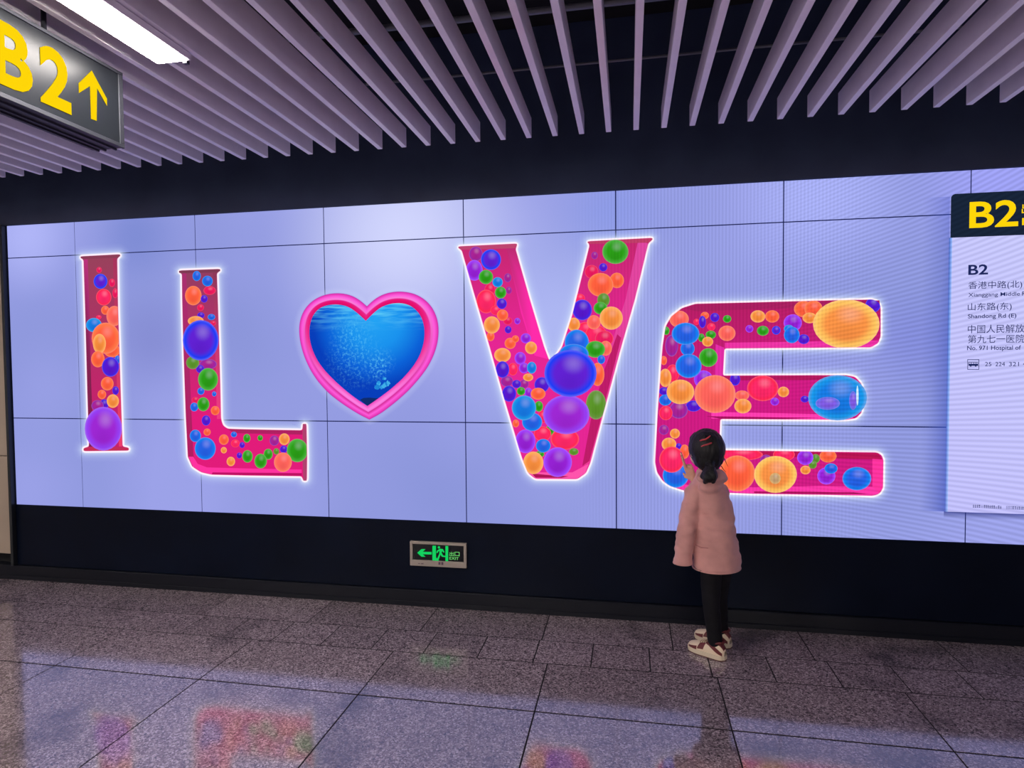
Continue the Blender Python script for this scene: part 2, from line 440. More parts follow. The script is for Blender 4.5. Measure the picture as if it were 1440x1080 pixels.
def letter(name, label, pl, balls, base, faces, halo=13):
    fine = smooth_corners(pl, 2)
    if area(fine) < 0: fine = fine[::-1]
    me = poly_me(name, fine, 0.0066, base); me.materials.append(M_PIC)
    o = L(link(name, me)); o['label'] = label
    W = lin((255, 236, 255))
    ol = [fine, offset(fine, 1.2), offset(fine, 2.5)]
    mr = strip_me('glowing_rim', ol, [lin((255, 205, 238)), lin((255, 250, 255)), lin((252, 238, 255))], 0.0060); mr.materials.append(M_PIC)
    link('glowing_rim', mr, None, o)
    hl = [offset(fine, d_) for d_ in (2.3, 4.5, 7.5, 11, 16)]
    hc = [(0.8, 0.88, 1, 0.7), (0.7, 0.8, 1, 0.42), (0.62, 0.74, 1, 0.22), (0.6, 0.7, 1, 0.08), (0.6, 0.7, 1, 0.0)]
    mh = strip_me('halo', hl, hc, 0.0050); mh.materials.append(M_FADE)
    link('halo', mh, None, o)
    for i, (nm, fp, c) in enumerate(faces):
        q = fp
        mf = poly_me(nm, q, 0.0070+0.0001*i, c); mf.materials.append(M_PIC); link(nm, mf, None, o)
    i = 0
    for (ox, oy, s, lst) in balls:
        for t in lst:
            cx, cy, rx, ry, kd = t[:5]; fr = len(t) > 5
            ball(o, fine, ox+cx/s, oy+cy/s, rx/s, ry/s, kd, fr, i); i += 1
    return o
def grad(y0, c0, y1, c1):
    def f(x_, y_):
        t = min(1, max(0, (y_-y0)/(y1-y0))); return tuple(a+(b-a)*t for a, b in zip(c0, c1))
    return f

# ---- letter I
I_pl = [(114, 360.8), (170.5, 357.8), (170.8, 360.6), (165.8, 362.8), (167, 430), (170.4, 540), (173.4, 628), (182.5, 629.3), (182.6, 633.4),
        (118.4, 634.2), (118.2, 630), (126.3, 628), (124, 550), (121.4, 450), (118.6, 364.6), (114.2, 363.6)]
letter('letter_i', 'tall narrow pink letter I filled with balls, far left of screen', I_pl, [
 (105, 350, 7.2, [(258, 215, 28, 30, 'r'), (420, 450, 28, 50, 'r'), (272, 330, 70, 76, 'K'), (388, 345, 32, 42, 'r'), (305, 490, 78, 84, 'R'),
                  (255, 692, 28, 20, 'R'), (320, 622, 42, 46, 'O'), (412, 680, 80, 102, 'H'), (205, 772, 80, 72, 'C')]),
 (105, 490, 6.967, [(430, 110, 28, 42, 'B'), (375, 20, 80, 66, 'O')]),
 (105, 350, 7.2, [(325, 905, 142, 158, 'O'), (262, 960, 66, 100, 'Y')]),
 (105, 490, 6.967, [(238, 105, 66, 80, 'O'), (362, 180, 85, 97, 'V'), (330, 345, 62, 66, 'O'), (412, 412, 32, 42, 'V'), (278, 450, 42, 46, 'O'),
                    (300, 545, 45, 48, 'V'), (235, 560, 60, 55, 'M'), (385, 515, 60, 66, 'Y'), (292, 785, 182, 214, 'U', 1)])],
 grad(360, (152, 66, 92), 560, (196, 36, 108)),
 [('side_wall', [(119, 365), (124.5, 365), (127, 440), (129.5, 540), (133, 628), (126.5, 628), (124, 550), (121.4, 450)], grad(360, (190, 52, 128), 470, (128, 34, 78))),
  ('side_wall', [(160, 363.4), (165.6, 363), (167, 430), (170.2, 540), (173, 627.6), (168.5, 627.6), (165.5, 540), (162, 430)], grad(360, (166, 52, 92), 620, (238, 62, 108))),
  ('top_cap', [(114.6, 361), (170, 358.2), (170.3, 360.4), (165.6, 362.8), (118.6, 364.4), (114.8, 363.4)], (140, 62, 88)),
  ('base_cap', [(119, 630.4), (126, 628.6), (173, 628.4), (182, 629.8), (182, 633), (119, 633.6)], (196, 46, 86))])

# ---- letter L
L_pl = [(252.4, 380.6), (311, 378.4), (311.2, 381.8), (305.8, 383.4), (307.4, 430), (309, 480), (310.6, 540), (311.7, 589), (314.4, 598.2), (321, 602.8),
        (347.4, 603.8), (426, 605), (426.6, 595.8), (431.6, 595.6), (432.6, 640), (432.2, 676), (427, 676), (425.4, 669.4), (347.4, 668.4), (298.5, 667.2),
        (284, 664), (271.5, 656), (265.2, 642), (262.3, 585), (258.6, 480), (257.2, 420), (256.8, 384.4), (252.5, 384)]
letter('letter_l', 'pink letter L with end caps, filled with small balls, left of the heart', L_pl, [
 (245, 370, 9.8125, [(500, 380, 85, 60, 'r'), (322, 180, 58, 70, 'B'), (470, 250, 74, 74, 'B'), (275, 450, 114, 134, 'O'), (425, 495, 48, 52, 'V'),
                     (375, 615, 48, 46, 'r'), (380, 722, 50, 42, 'V'), (525, 745, 52, 42, 'B'), (550, 830, 40, 32, 'r'), (310, 800, 110, 68, 'Y')]),
 (245, 480, 9, [(440, 290, 110, 66, 'M'), (340, 350, 52, 52, 'V'), (245, 270, 82, 82, 'N'), (280, 740, 46, 36, 'r')]),
 (0, 0, 1, [(283.6, 478.6, 25.2, 28.4, 'K', 1)]),
 (245, 480, 9, [(350, 630, 44, 46, 'B'), (440, 480, 126, 142, 'G'), (518, 665, 28, 32, 'B'), (265, 830, 50, 56, 'B'), (380, 795, 76, 88, 'G'),
                (530, 875, 55, 58, 'O'), (415, 1000, 56, 66, 'V')]),
 (255, 585, 7.579, [(160, 210, 60, 66, 'B'), (285, 170, 38, 38, 'O'), (265, 345, 112, 120, 'B'), (463, 250, 52, 56, 'O'), (570, 195, 32, 30, 'B'),
                    (463, 362, 32, 34, 'Y'), (538, 482, 45, 50, 'Y'), (585, 290, 46, 42, 'R'), (658, 308, 28, 32, 'V'), (628, 418, 28, 32, 'V'),
                    (708, 235, 38, 46, 'G'), (850, 232, 28, 30, 'G'), (715, 428, 55, 66, 'G'), (935, 405, 48, 58, 'G'), (855, 478, 66, 78, 'G'),
                    (1000, 260, 50, 55, 'M'), (1022, 375, 30, 34, 'N'), (1100, 352, 40, 40, 'V'), (1107, 245, 57, 62, 'Y'), (1245, 365, 112, 124, 'G'),
                    (1092, 490, 95, 104, 'H')])],
 grad(380, (146, 62, 96), 580, (226, 28, 122)),
 [('side_wall', [(257, 384.5), (263, 384.5), (266, 480), (270.5, 585), (273, 640), (277, 650), (271.5, 656), (265.2, 642), (262.3, 585), (258.6, 480)], grad(380, (170, 48, 112), 600, (176, 30, 96))),
  ('side_wall', [(300, 384), (305.6, 383.6), (307.4, 430), (310.4, 540), (311.5, 589), (306, 589), (304.5, 520), (302, 430)], grad(380, (140, 56, 88), 560, (240, 60, 130))),
  ('ceiling_face', [(321, 603), (426, 605.2), (426, 611), (330, 609)], (176, 34, 98)),
  ('ledge', [(273, 642), (279, 652), (292, 657), (347, 658.5), (425, 660), (425, 668.8), (347, 667.8), (298.5, 666.6), (284.5, 663.4), (272, 655.4), (266, 642)], (255, 52, 160)),
  ('ledge_shadow', [(300, 664), (340, 664.3), (425, 665), (425, 668.8), (347, 667.8), (298.5, 666.6)], (190, 18, 100)),
  ('end_cap', [(426.6, 596), (431.4, 596), (432.3, 640), (432, 675.6), (427.4, 675.6), (426, 640)], (176, 66, 110)),
  ('top_cap', [(252.8, 381), (310.6, 378.8), (310.8, 381.4), (305.8, 383.4), (257, 384.6), (252.9, 383.8)], (128, 58, 84))])

# ---- letter V
V_pl = [(644.6, 346.8), (727.4, 342.8), (728, 345.2), (725, 349.6), (745, 420), (765.4, 488), (772.5, 507), (777.5, 507), (790.6, 488), (805, 443), (829.6, 343.6),
        (826, 342), (826.6, 339.6), (917.8, 334.8), (918, 337.4), (911.6, 342), (893, 420), (873, 490), (845.6, 592), (830.4, 650), (824, 665), (812, 673.4),
        (753, 673), (743, 665), (734.4, 644), (710.2, 563), (689.6, 490), (668, 416), (649.6, 351.6), (645, 349.6)]
letter('letter_v', 'large pink letter V packed with balls, centre of screen right of heart', V_pl, [
 (630, 320, 4.8, [(405, 340, 24, 30, 'M'), (412, 425, 20, 24, 'M'), (190, 180, 46, 50, 'M'), (180, 290, 56, 70, 'P'), (292, 218, 68, 70, 'K'), (258, 335, 48, 48, 'G'),
                  (337, 370, 35, 34, 'C'), (285, 420, 36, 40, 'r'), (260, 500, 66, 80, 'R'), (357, 440, 38, 40, 'G'), (325, 560, 36, 32, 'R'), (365, 515, 34, 36, 'V'),
                  (405, 630, 30, 26, 'r'), (370, 592, 38, 38, 'O'), (290, 735, 26, 32, 'O'), (298, 658, 54, 58, 'Y'), (470, 632, 20, 22, 'P'), (408, 690, 23, 25, 'V'),
                  (422, 782, 38, 38, 'O'), (457, 752, 24, 24, 'O'), (527, 748, 35, 34, 'P'), (562, 812, 40, 42, 'Y'),
                  (990, 190, 22, 25, 'M'), (1048, 270, 28, 28, 'V'), (970, 300, 46, 46, 'r'), (1130, 165, 88, 82, 'G'), (1140, 358, 48, 52, 'O'), (1030, 388, 86, 80, 'O'),
                  (890, 480, 36, 32, 'R'), (930, 690, 60, 52, 'R'), (1000, 720, 72, 62, 'R'), (1055, 750, 62, 54, 'r'), (1050, 490, 42, 46, 'N'), (1030, 545, 46, 42, 'G'),
                  (907, 557, 66, 70, 'V'), (985, 640, 46, 48, 'H'), (1102, 612, 78, 78, 'Y'), (850, 655, 42, 46, 'Y'), (1065, 815, 42, 50, 'H'), (870, 775, 82, 86, 'B'),
                  (995, 822, 66, 56, 'G')]),
 (630, 490, 4.8, [(1035, 75, 26, 30, 'B'), (370, 45, 56, 48, 'Y'), (440, 140, 32, 42, 'R'), (400, 222, 42, 36, 'M'), (515, 240, 32, 30, 'M'), (370, 142, 46, 56, 'V'),
                  (490, 66, 38, 42, 'P'), (515, 132, 34, 36, 'P'), (567, 130, 32, 40, 'C'), (543, 195, 34, 26, 'Y'), (465, 240, 30, 28, 'V'), (545, 300, 26, 36, 'P'),
                  (635, 245, 50, 52, 'V'), (415, 305, 48, 54, 'V'), (495, 288, 28, 28, 'G'), (610, 305, 50, 40, 'O'), (615, 390, 28, 36, 'G'), (640, 460, 32, 42, 'R'),
                  (690, 550, 28, 36, 'G'), (640, 575, 58, 50, 'R'), (460, 505, 22, 26, 'O'), (570, 495, 68, 62, 'B'), (515, 400, 82, 84, 'C'), (525, 625, 68, 80, 'P'),
                  (850, 695, 32, 24, 'N'), (790, 610, 96, 72, 'R'), (620, 712, 32, 22, 'G'), (645, 655, 50, 46, 'B'), (578, 770, 68, 76, 'Y'), (742, 765, 96, 100, 'P'),
                  (1010, 175, 46, 78, 'O'), (1000, 380, 68, 98, 'N'), (800, 445, 156, 132, 'U'), (850, 40, 100, 70, 'B'), (828, 168, 176, 158, 'K', 1)])],
 grad(340, (196, 40, 110), 460, (230, 38, 148)),
 [('side_wall', [(712, 347), (724.6, 350), (745, 420), (765.2, 488), (771, 505), (752, 500), (733, 440)], grad(345, (184, 44, 110), 420, (255, 44, 170))),
  ('side_wall', [(897, 340), (911.2, 342.4), (893, 420), (873, 490), (845.4, 592), (830, 650), (822, 655), (834, 592), (858, 490), (880, 420)], grad(335, (222, 70, 160), 640, (238, 60, 150))),
  ('side_shadow', [(868, 470), (873.5, 475), (846, 585), (829, 648), (819, 655), (831, 590), (850, 520)], (190, 28, 104)),
  ('ledge', [(742, 655), (760, 664), (805, 664), (822, 655), (828, 652), (823, 665), (811.5, 672.4), (753.5, 672.2), (744, 665)], (255, 84, 172)),
  ('ledge_shadow', [(748, 665.5), (775, 668), (800, 669.5), (790, 671.6), (753.5, 671.4)], (172, 22, 84)),
  ('top_cap', [(645, 347.2), (727, 343.2), (727.4, 345), (724.6, 349.4), (650, 351.4), (645.2, 349.4)], (190, 70, 112)),
  ('top_cap', [(826.4, 340), (917.4, 335.4), (917.6, 337.2), (911.4, 341.6), (829.4, 343.4), (826.4, 341.8)], (190, 62, 104))])

# ---- letter E
E_pl = [(977.8, 427.4), (1060, 425.4), (1150, 423), (1226, 421.4), (1234, 424.4), (1237.6, 432), (1237.6, 474), (1233.4, 483), (1224, 488.4), (1120, 489.2), (1018.4, 490),
        (1016.4, 528.2), (1100, 527.8), (1188, 527.6), (1202, 530), (1211, 540), (1213, 560), (1211, 580), (1203, 588), (1190, 590), (1100, 589.6), (1012.6, 589),
        (1011, 633), (1060, 633.6), (1129, 634.6), (1232, 636), (1238.6, 639), (1241.6, 646), (1241, 686), (1236, 694), (1227, 696.8), (1157, 695.4), (1060, 694), (1025, 692.6),
        (961, 689.2), (942, 683), (932, 676), (924, 664), (921.2, 650), (924.6, 585), (927.4, 543), (931.8, 486), (936, 459), (944, 445), (958.8, 433.4)]
letter('letter_e', 'wide pink rounded letter E packed with balls, beside the child', E_pl, [
 (900, 400, 7.2, [(320, 620, 66, 110, 'M'), (265, 470, 32, 42, 'G'), (395, 352, 98, 86, 'H'), (570, 380, 30, 32, 'R'), (655, 315, 42, 36, 'O'), (630, 380, 36, 62, 'V'),
                  (755, 335, 46, 46, 'V'), (880, 350, 42, 38, 'G'), (720, 430, 42, 38, 'R'), (1105, 450, 40, 38, 'P'), (878, 495, 86, 78, 'H'), (620, 540, 32, 42, 'G'),
                  (715, 510, 52, 42, 'G'), (683, 580, 56, 50, 'Y'), (480, 650, 72, 72, 'B'), (460, 500, 140, 112, 'B'), (690, 740, 94, 94, 'G'), (330, 900, 66, 90, 'R'),
                  (640, 960, 96, 90, 'P'), (490, 825, 132, 122, 'B'), (240, 770, 32, 46, 'O'), (255, 945, 62, 92, 'Y'), (240, 1080, 50, 40, 'V'),
                  (1190, 325, 75, 62, 'Y'), (1335, 325, 72, 62, 'O'), (1240, 470, 60, 50, 'G'), (1375, 465, 44, 44, 'K'), (960, 960, 52, 64, 'V')]),
 (1060, 400, 7.2, [(1200, 210, 76, 76, 'V'), (390, 390, 92, 86, 'P'), (500, 250, 98, 82, 'O'), (600, 250, 92, 86, 'O'), (560, 340, 72, 54, 'Y'), (350, 450, 50, 40, 'C'), (500, 555, 58, 50, 'V'),
                   (380, 512, 80, 84, 'B'), (930, 402, 336, 248, 'W')]),
 (900, 550, 7.2, [(255, 90, 64, 56, 'B'), (540, 150, 78, 56, 'V'), (390, 190, 92, 86, 'M'), (260, 220, 68, 72, 'R')]),
 (0, 0, 1, [(956.6, 551, 19.4, 17.2, 'Y'), (1043, 556, 10, 7, 'H'), (1072, 546, 22, 18, 'R'), (1005, 554, 29, 26.6, 'H'), (1101, 551, 8, 7.4, 'Y')]),
 (900, 550, 7.2, [(1038, 150, 86, 74, 'Y'), (1360, 105, 44, 40, 'P'), (240, 390, 50, 50, 'M'), (352, 428, 50, 50, 'Y'), (292, 535, 74, 66, 'Y'), (390, 555, 28, 30, 'V'),
                  (450, 610, 48, 72, 'O'), (360, 850, 132, 124, 'B'), (320, 690, 126, 132, 'R'), (1020, 640, 220, 60, 'R'), (980, 830, 182, 182, 'O')]),
 (1060, 550, 7.2, [(510, 80, 42, 34, 'V'), (300, 640, 110, 66, 'R'), (120, 700, 60, 60, 'M'), (215, 840, 216, 186, 'W'), (212, 880, 56, 56, 'S'), (620, 680, 42, 46, 'N'), (590, 740, 42, 42, 'N'), (515, 670, 82, 74, 'P'),
                   (745, 655, 86, 64, 'O'), (517, 795, 52, 44, 'Y'), (728, 855, 92, 86, 'P'), (775, 780, 66, 52, 'B'), (1035, 882, 146, 118, 'B')]),
 (0, 0, 1, [(1176.8, 559.2, 41.2, 31.8, 'C', 1), (1198.5, 563, 5.5, 13, 'p', 1), (1204.6, 556, 1.6, 14, 'w', 1), (1163, 567, 17, 9, 'p', 1)])],  # thin pale ellipse is a highlight painted on the blue oval ball
 grad(425, (180, 30, 98), 520, (206, 28, 130)),
 [('ceiling_face', [(962, 434), (980, 428), (1060, 426), (1236, 422.5), (1237, 431), (1060, 435), (980, 438)], (168, 32, 96)),
  ('ledge', [(1019, 482), (1236, 479), (1233, 483.4), (1224, 488), (1120, 488.8), (1019, 489.6)], (236, 52, 164)),
  ('side_wall', [(1006, 484), (1018.2, 489), (1016.2, 528), (1005, 530)], (226, 46, 166)),
  ('ceiling_face', [(1017, 528.6), (1190, 528), (1196, 534), (1017, 535)], (176, 26, 92)),
  ('ledge', [(1000, 579), (1190, 583), (1200, 588), (1190, 589.6), (1100, 589.2), (1000, 588.4)], (255, 62, 176)),
  ('ledge_shadow', [(992, 585), (1080, 586.4), (1150, 587.4), (1100, 589.2), (1012, 588.6)], (166, 20, 96)),
  ('ceiling_face', [(1011.4, 633.4), (1129, 635), (1234, 636.8), (1240, 646), (1129, 643), (1011, 641)], (184, 22, 84)),
  ('side_wall', [(1226, 645), (1241, 646), (1240.6, 686), (1235, 693), (1226, 684)], (255, 52, 158)),
  ('ledge', [(942, 676), (962, 681), (1060, 685), (1157, 683), (1226, 684), (1236, 693), (1227, 696.2), (1157, 694.9), (1060, 693.4), (961, 688.6), (943, 682.6)], (250, 56, 166)),
  ('ledge_shadow', [(1060, 690.6), (1120, 690.8), (1200, 692), (1220, 694.6), (1157, 694.5), (1060, 693)], (168, 22, 90))])

# ---- heart porthole
def hc(lst): return [(400+x_/5.142, 390+y_/5.142) for x_, y_ in lst]
h_out = hc([(600, 210), (650, 160), (720, 120), (800, 103), (870, 103), (950, 120), (1020, 160), (1075, 220), (1110, 300), (1120, 380), (1112, 470), (1085, 560), (1040, 650),
            (980, 730), (900, 820), (810, 900), (700, 985), (618, 1028), (540, 990), (430, 920), (330, 845), (250, 760), (190, 670), (145, 570), (117, 470), (108, 370), (120, 290),
            (155, 220), (210, 165), (280, 130), (350, 115), (420, 115), (490, 130), (550, 165)])
h_in = hc([(592, 315), (640, 265), (700, 215), (770, 190), (850, 185), (920, 205), (980, 260), (1010, 330), (1018, 400), (1010, 480), (980, 570), (930, 650), (860, 730), (770, 810),
           (690, 870), (603, 930), (540, 890), (460, 830), (380, 760), (300, 680), (240, 600), (200, 510), (183, 430), (185, 350), (205, 280), (250, 225), (310, 200), (380, 195), (450, 205),
           (510, 240), (555, 280)])
def arc(pl, i0, i1, n):
    seg = pl[i0:i1+1] if i1 > i0 else pl[i0:]+pl[:i1+1]
    ds = [0]
    for a, b in zip(seg[:-1], seg[1:]): ds.append(ds[-1]+math.hypot(b[0]-a[0], b[1]-a[1]))
    out = []
    for q in range(n):
        t = ds[-1]*q/n; j = max(i for i in range(len(ds)) if ds[i] <= t+1e-9); j = min(j, len(seg)-2)
        u = (t-ds[j])/(ds[j+1]-ds[j]); out.append((seg[j][0]+(seg[j+1][0]-seg[j][0])*u, seg[j][1]+(seg[j+1][1]-seg[j][1])*u))
    return out
NO = 70
lo_ = arc(h_out, 0, 17, NO)+arc(h_out, 17, 0, NO)
li_ = arc(h_in, 0, 15, NO)+arc(h_in, 15, 0, NO)
def soft(lp, keep):
    for _ in range(4):
        n = len(lp); lp = [lp[i] if i in keep else ((lp[i-1][0]+2*lp[i][0]+lp[(i+1) % n][0])/4, (lp[i-1][1]+2*lp[i][1]+lp[(i+1) % n][1])/4) for i in range(n)]
    return lp
lo_ = soft(lo_, {0, NO}); li_ = soft(li_, {0, NO})
def lerp(a, b, t): return [(p[0]+(q[0]-p[0])*t, p[1]+(q[1]-p[1])*t) for p, q in zip(a, b)]
me = poly_me('heart_window', li_, 0.0066, (20, 120, 230)); me.materials.append(M_OCEAN)
heart = L(link('heart_window', me)); heart['label'] = 'heart-shaped window onto blue underwater scene, pink frame'
def hue(c_top, c_bot):
    def f(x_, y_, u):
        t = min(1, max(0, (y_-425)/130)); return lin(tuple(a+(b-a)*t for a, b in zip(c_top, c_bot)))
    return f
mr = strip_me('pink_frame', [lo_, lerp(lo_, li_, 0.06), lerp(lo_, li_, 0.3), lerp(lo_, li_, 0.52), lerp(lo_, li_, 0.60), lerp(lo_, li_, 0.72), li_],
              [lin((176, 60, 170)), lin((226, 50, 176)), lin((255, 92, 220)), hue((250, 130, 220), (214, 40, 150)), hue((228, 30, 140), (250, 120, 226)),
               hue((236, 16, 110), (255, 130, 226)), hue((214, 10, 100), (240, 70, 190))], 0.0072)
mr.materials.append(M_PIC); link('pink_frame', mr, None, heart)
ms = strip_me('frame_glow', [offset(lo_, -0.2), offset(lo_, 2.5), offset(lo_, 9)], [(0.4, 0.3, 0.8, 0.5), (0.65, 0.7, 1, 0.22), (0.65, 0.7, 1, 0.0)], 0.0052)
ms.materials.append(M_FADE); link('frame_glow', ms, None, heart)
mk = poly_me('seabed', [(507, 562), (512, 559.5), (520, 559), (530, 560), (538, 559), (531, 565), (517, 570.5)], 0.0069, (16, 44, 108)); mk.materials.append(M_PIC)
link('seabed', mk, None, heart)
random.seed(3)
for k_ in range(18):   # coral heads
    bx_, by_, br = random.gauss(538, 6), random.gauss(545, 7), random.uniform(1.5, 3.6)
    if not inside((bx_, by_), lerp(li_, [(516, 500)]*len(li_), 0.12)): continue
    c_ = random.choice(((44, 150, 226), (66, 176, 232), (30, 132, 214)))
    vs_ = []
    for i in range(18):
        a = 2*math.pi*i/18; rr = br*random.uniform(0.7, 1.25); vs_.append((bx_+rr*math.cos(a), by_+rr*math.sin(a)))
    mk = poly_me('coral', vs_, 0.00668+0.00001*k_, c_); mk.materials.append(M_PIC)
    link('coral', mk, None, heart)

# ---- text
M_TXT = glow('screen_text', (30, 40, 92))
def text_me(body, off=0.0):
    c = bpy.data.curves.new('t', 'FONT'); c.body = body; c.size = 1.0; c.offset = off; c.resolution_u = 4
    o = bpy.data.objects.new('t', c); COL.objects.link(o); bpy.context.view_layer.update()
    me = bpy.data.meshes.new_from_object(o.evaluated_get(bpy.context.evaluated_depsgraph_get()))
    bpy.data.objects.remove(o); bpy.data.curves.remove(c); me.materials.clear(); return me
def fit_text(name, body, conv, rect, mat, parent, off=0.0):
    """rect = (u0,u1,v0,v1) in plane units; conv(u,v)->world"""
    me = text_me(body, off)
    xs_ = [v.co.x for v in me.vertices]; ys_ = [v.co.y for v in me.vertices]
    x0, x1, y0, y1 = min(xs_), max(xs_), min(ys_), max(ys_)
    u0, u1, v0, v1 = rect
    for v in me.vertices:
        v.co = Vector(conv(u0+(v.co.x-x0)/(x1-x0)*(u1-u0), v0+(v.co.y-y0)/(y1-y0)*(v1-v0)))
    me.materials.append(mat); me.name = name
    return link(name, me, None, parent)

# ---- exit map board shown at the right end of the screen
bl = (onY(1336.5, 300).x+onY(1329.5, 700).x)/2
bt = onY(1342, 273.2).z; hb = onY(1345, 334.4).z; bz = onY(1344, 719.5).z; br = bl+1.25
def scr_quad(name, x0, x1, z0, z1, lay_, col, mat, parent, alpha=None, radius=0.0):
    pts = [(x0, z0), (x1, z0), (x1, z1), (x0, z1)]
    if radius:
        pts = [(x0, z0), (x1, z0)]+[(x1-radius+radius*math.cos(a), z1-radius+radius*math.sin(a)) for a in [i*math.pi/12 for i in range(7)]] + \
              [(x0+radius-radius*math.sin(a), z1-radius+radius*math.cos(a)) for a in [i*math.pi/12 for i in range(7)]]
    me = mesh(name, [(a, -lay_, b) for a, b in pts], [tuple(range(len(pts)))])
    cs = []
    for i in range(len(pts)):
        c = lin(col[i] if isinstance(col, list) else col)
        cs.append(c if alpha is None else c[:3]+(alpha[i],))
    set_col(me, cs); me.materials.append(mat); return link(name, me, None, parent)
board = L(scr_quad('exit_board', bl, br, bz, hb, 0.0066, [(192, 190, 250), (192, 190, 250), (200, 202, 252), (196, 196, 250)], M_PIC, None))
board['label'] = 'pale exit B2 information board with dark yellow-lettered header'
scr_quad('header', bl, br, hb, bt, 0.0068, (24, 36, 56), M_PIC, board, radius=0.022)
scr_quad('edge_bevel', bl-0.006, bl+0.008, bz, hb, 0.0070, [(84, 108, 200), (170, 196, 255), (150, 186, 255), (60, 96, 190)], M_PIC, board)
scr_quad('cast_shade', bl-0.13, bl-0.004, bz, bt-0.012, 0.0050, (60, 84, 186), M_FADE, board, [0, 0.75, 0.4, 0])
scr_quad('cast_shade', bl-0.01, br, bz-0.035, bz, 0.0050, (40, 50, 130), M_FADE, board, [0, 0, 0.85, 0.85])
def on_scr(u, v): return (u, -0.0076, v)
def px_rect(x0, y0, x1, y1):
    ym, xm = (y0+y1)/2, (x0+x1)/2
    return (onY(x0, ym).x, onY(x1, ym).x, onY(xm, y1).z, onY(xm, y0).z)
for nm, body, rc, mt, of in (
    ('header_text', 'B2', (1362.2, 282.6, 1430.8, 319.8), M_YELLOW, 0.018),
    ('header_text', '\u51fa\u53e3', (1435.6, 286, 1466, 300.5), M_YELLOW, 0.01),
    ('header_text', 'Exit', (1436, 306.5, 1466, 316.5), M_YELLOW, 0.02),
    ('printed_line', 'B2', (1360.6, 372.2, 1388.4, 386.6), M_TXT, 0.02),
    ('printed_line', '\u9999\u6e2f\u4e2d\u8def(\u5317)', (1360.6, 395.4, 1436.2, 407.4), M_TXT, 0.0),
    ('printed_line', 'Xianggang Middle', (1360.6, 411.4, 1433, 418.6), M_TXT, 0.005),
    ('printed_line', 'Rd (N)', (1436, 409.8, 1461, 417.4), M_TXT, 0.012),
    ('printed_line', '\u5c71\u4e1c\u8def(\u4e1c)', (1360, 425.8, 1421.5, 438), M_TXT, 0.0),
    ('printed_line', 'Shandong Rd (E)', (1360, 441.4, 1428, 449), M_TXT, 0.012),
    ('printed_line', '\u4e2d\u56fd\u4eba\u6c11\u89e3\u653e\u519b', (1360, 456.4, 1452.5, 468.2), M_TXT, 0.0),
    ('printed_line', '\u7b2c\u4e5d\u4e03\u4e00\u533b\u9662', (1360, 470.8, 1439.5, 482.4), M_TXT, 0.0),
    ('printed_line', 'No. 971 Hospital of', (1359, 486, 1434.4, 494), M_TXT, 0.012),
    ('printed_line', '25', (1384, 509, 1393, 515), M_TXT, 0.0), ('printed_line', '224', (1398.6, 509, 1412, 515), M_TXT, 0.0),
    ('printed_line', '321', (1417.6, 509, 1431.6, 515), M_TXT, 0.0), ('printed_line', '4', (1437.4, 508.6, 1441.4, 514.6), M_TXT, 0.0)):
    fit_text(nm, body, on_scr, px_rect(*rc), mt, board, of)
def poly_on(name, polys, conv, mat, parent):
    vs_, fs = [], []
    for pl in polys:
        b0 = len(vs_); vs_ += [conv(*p) for p in pl]; fs.append(tuple(range(b0, b0+len(pl))))
    me = mesh(name, vs_, fs); me.materials.append(mat); return link(name, me, None, parent)
def px_scr(x_, y_): return P(x_, y_, 0.0076)
def rct(x0, y0, x1, y1): return [(x0, y1), (x1, y1), (x1, y0), (x0, y0)]
poly_on('bus_symbol', [rct(1359.3, 505.2, 1375.8, 506), rct(1359.3, 519, 1375.8, 519.8), rct(1359.3, 506, 1360.1, 519), rct(1375, 506, 1375.8, 519),
                       rct(1360.8, 511.6, 1374.4, 514.4), rct(1360.8, 509.2, 1374.4, 509.9), rct(1360.8, 509.9, 1361.6, 511.6), rct(1364.4, 509.9, 1365.2, 511.6),
                       rct(1368, 509.9, 1368.8, 511.6), rct(1371, 509.9, 1371.8, 511.6), rct(1373.6, 509.9, 1374.4, 511.6), rct(1363, 514.4, 1365, 515.6), rct(1370, 514.4, 1372, 515.6)],
        px_scr, M_TXT, board)
random.seed(11); fine_print = []
xq = 1366.8
while xq < 1452:
    if not 1407 < xq < 1413.5:
        w_ = random.uniform(1.6, 2.8); yo = 708.9+(xq-1366)*0.045
        fine_print += [rct(xq, yo+1.8, xq+w_, yo+2.4), rct(xq, yo+3.6, xq+w_, yo+4.2)]
        if random.random() < 0.8: fine_print.append(rct(xq+w_*0.4, yo, xq+w_*0.4+0.6, yo+4.4))
        if random.random() < 0.5: fine_print.append(rct(xq, yo+0.3, xq+w_, yo+0.9))
        xq += w_+0.6
    else: xq += 1
poly_on('fine_print', fine_print, px_scr, M_TXT, board)

# ================================================================== EXIT SIGN on the dark panel
tl, brc = onY(576.5, 761, -0.02), onY(656, 799, -0.02)
ex0, ex1 = tl.x, onY(656, 780, -0.02).x
ez1 = (onY(576.5, 761, -0.02).z+onY(656, 764, -0.02).z)/2; ez0 = (onY(576.5, 795, -0.02).z+onY(656, 799, -0.02).z)/2
ex = empty('exit_sign', ((ex0+ex1)/2, -0.004, ez0)); tag(ex, 'small green emergency exit sign with left arrow on dark panel', 'exit sign')
ft, fb, fl = 0.016, 0.036, 0.017
for a, b in (((ex0, ez0), (ex1, ez0+fb)), ((ex0, ez1-ft), (ex1, ez1)), ((ex0, ez0+fb), (ex0+fl, ez1-ft)), ((ex1-fl, ez0+fb), (ex1, ez1-ft))):
    rel(box('frame', (a[0], -0.024, a[1]), (b[0], -0.004, b[1]), M_EXITFRAME, None, 0.0015), ex)
rel(box('glass_plate', (ex0+fl, -0.014, ez0+fb), (ex1-fl, -0.004, ez1-ft), M_EXITGLASS), ex)
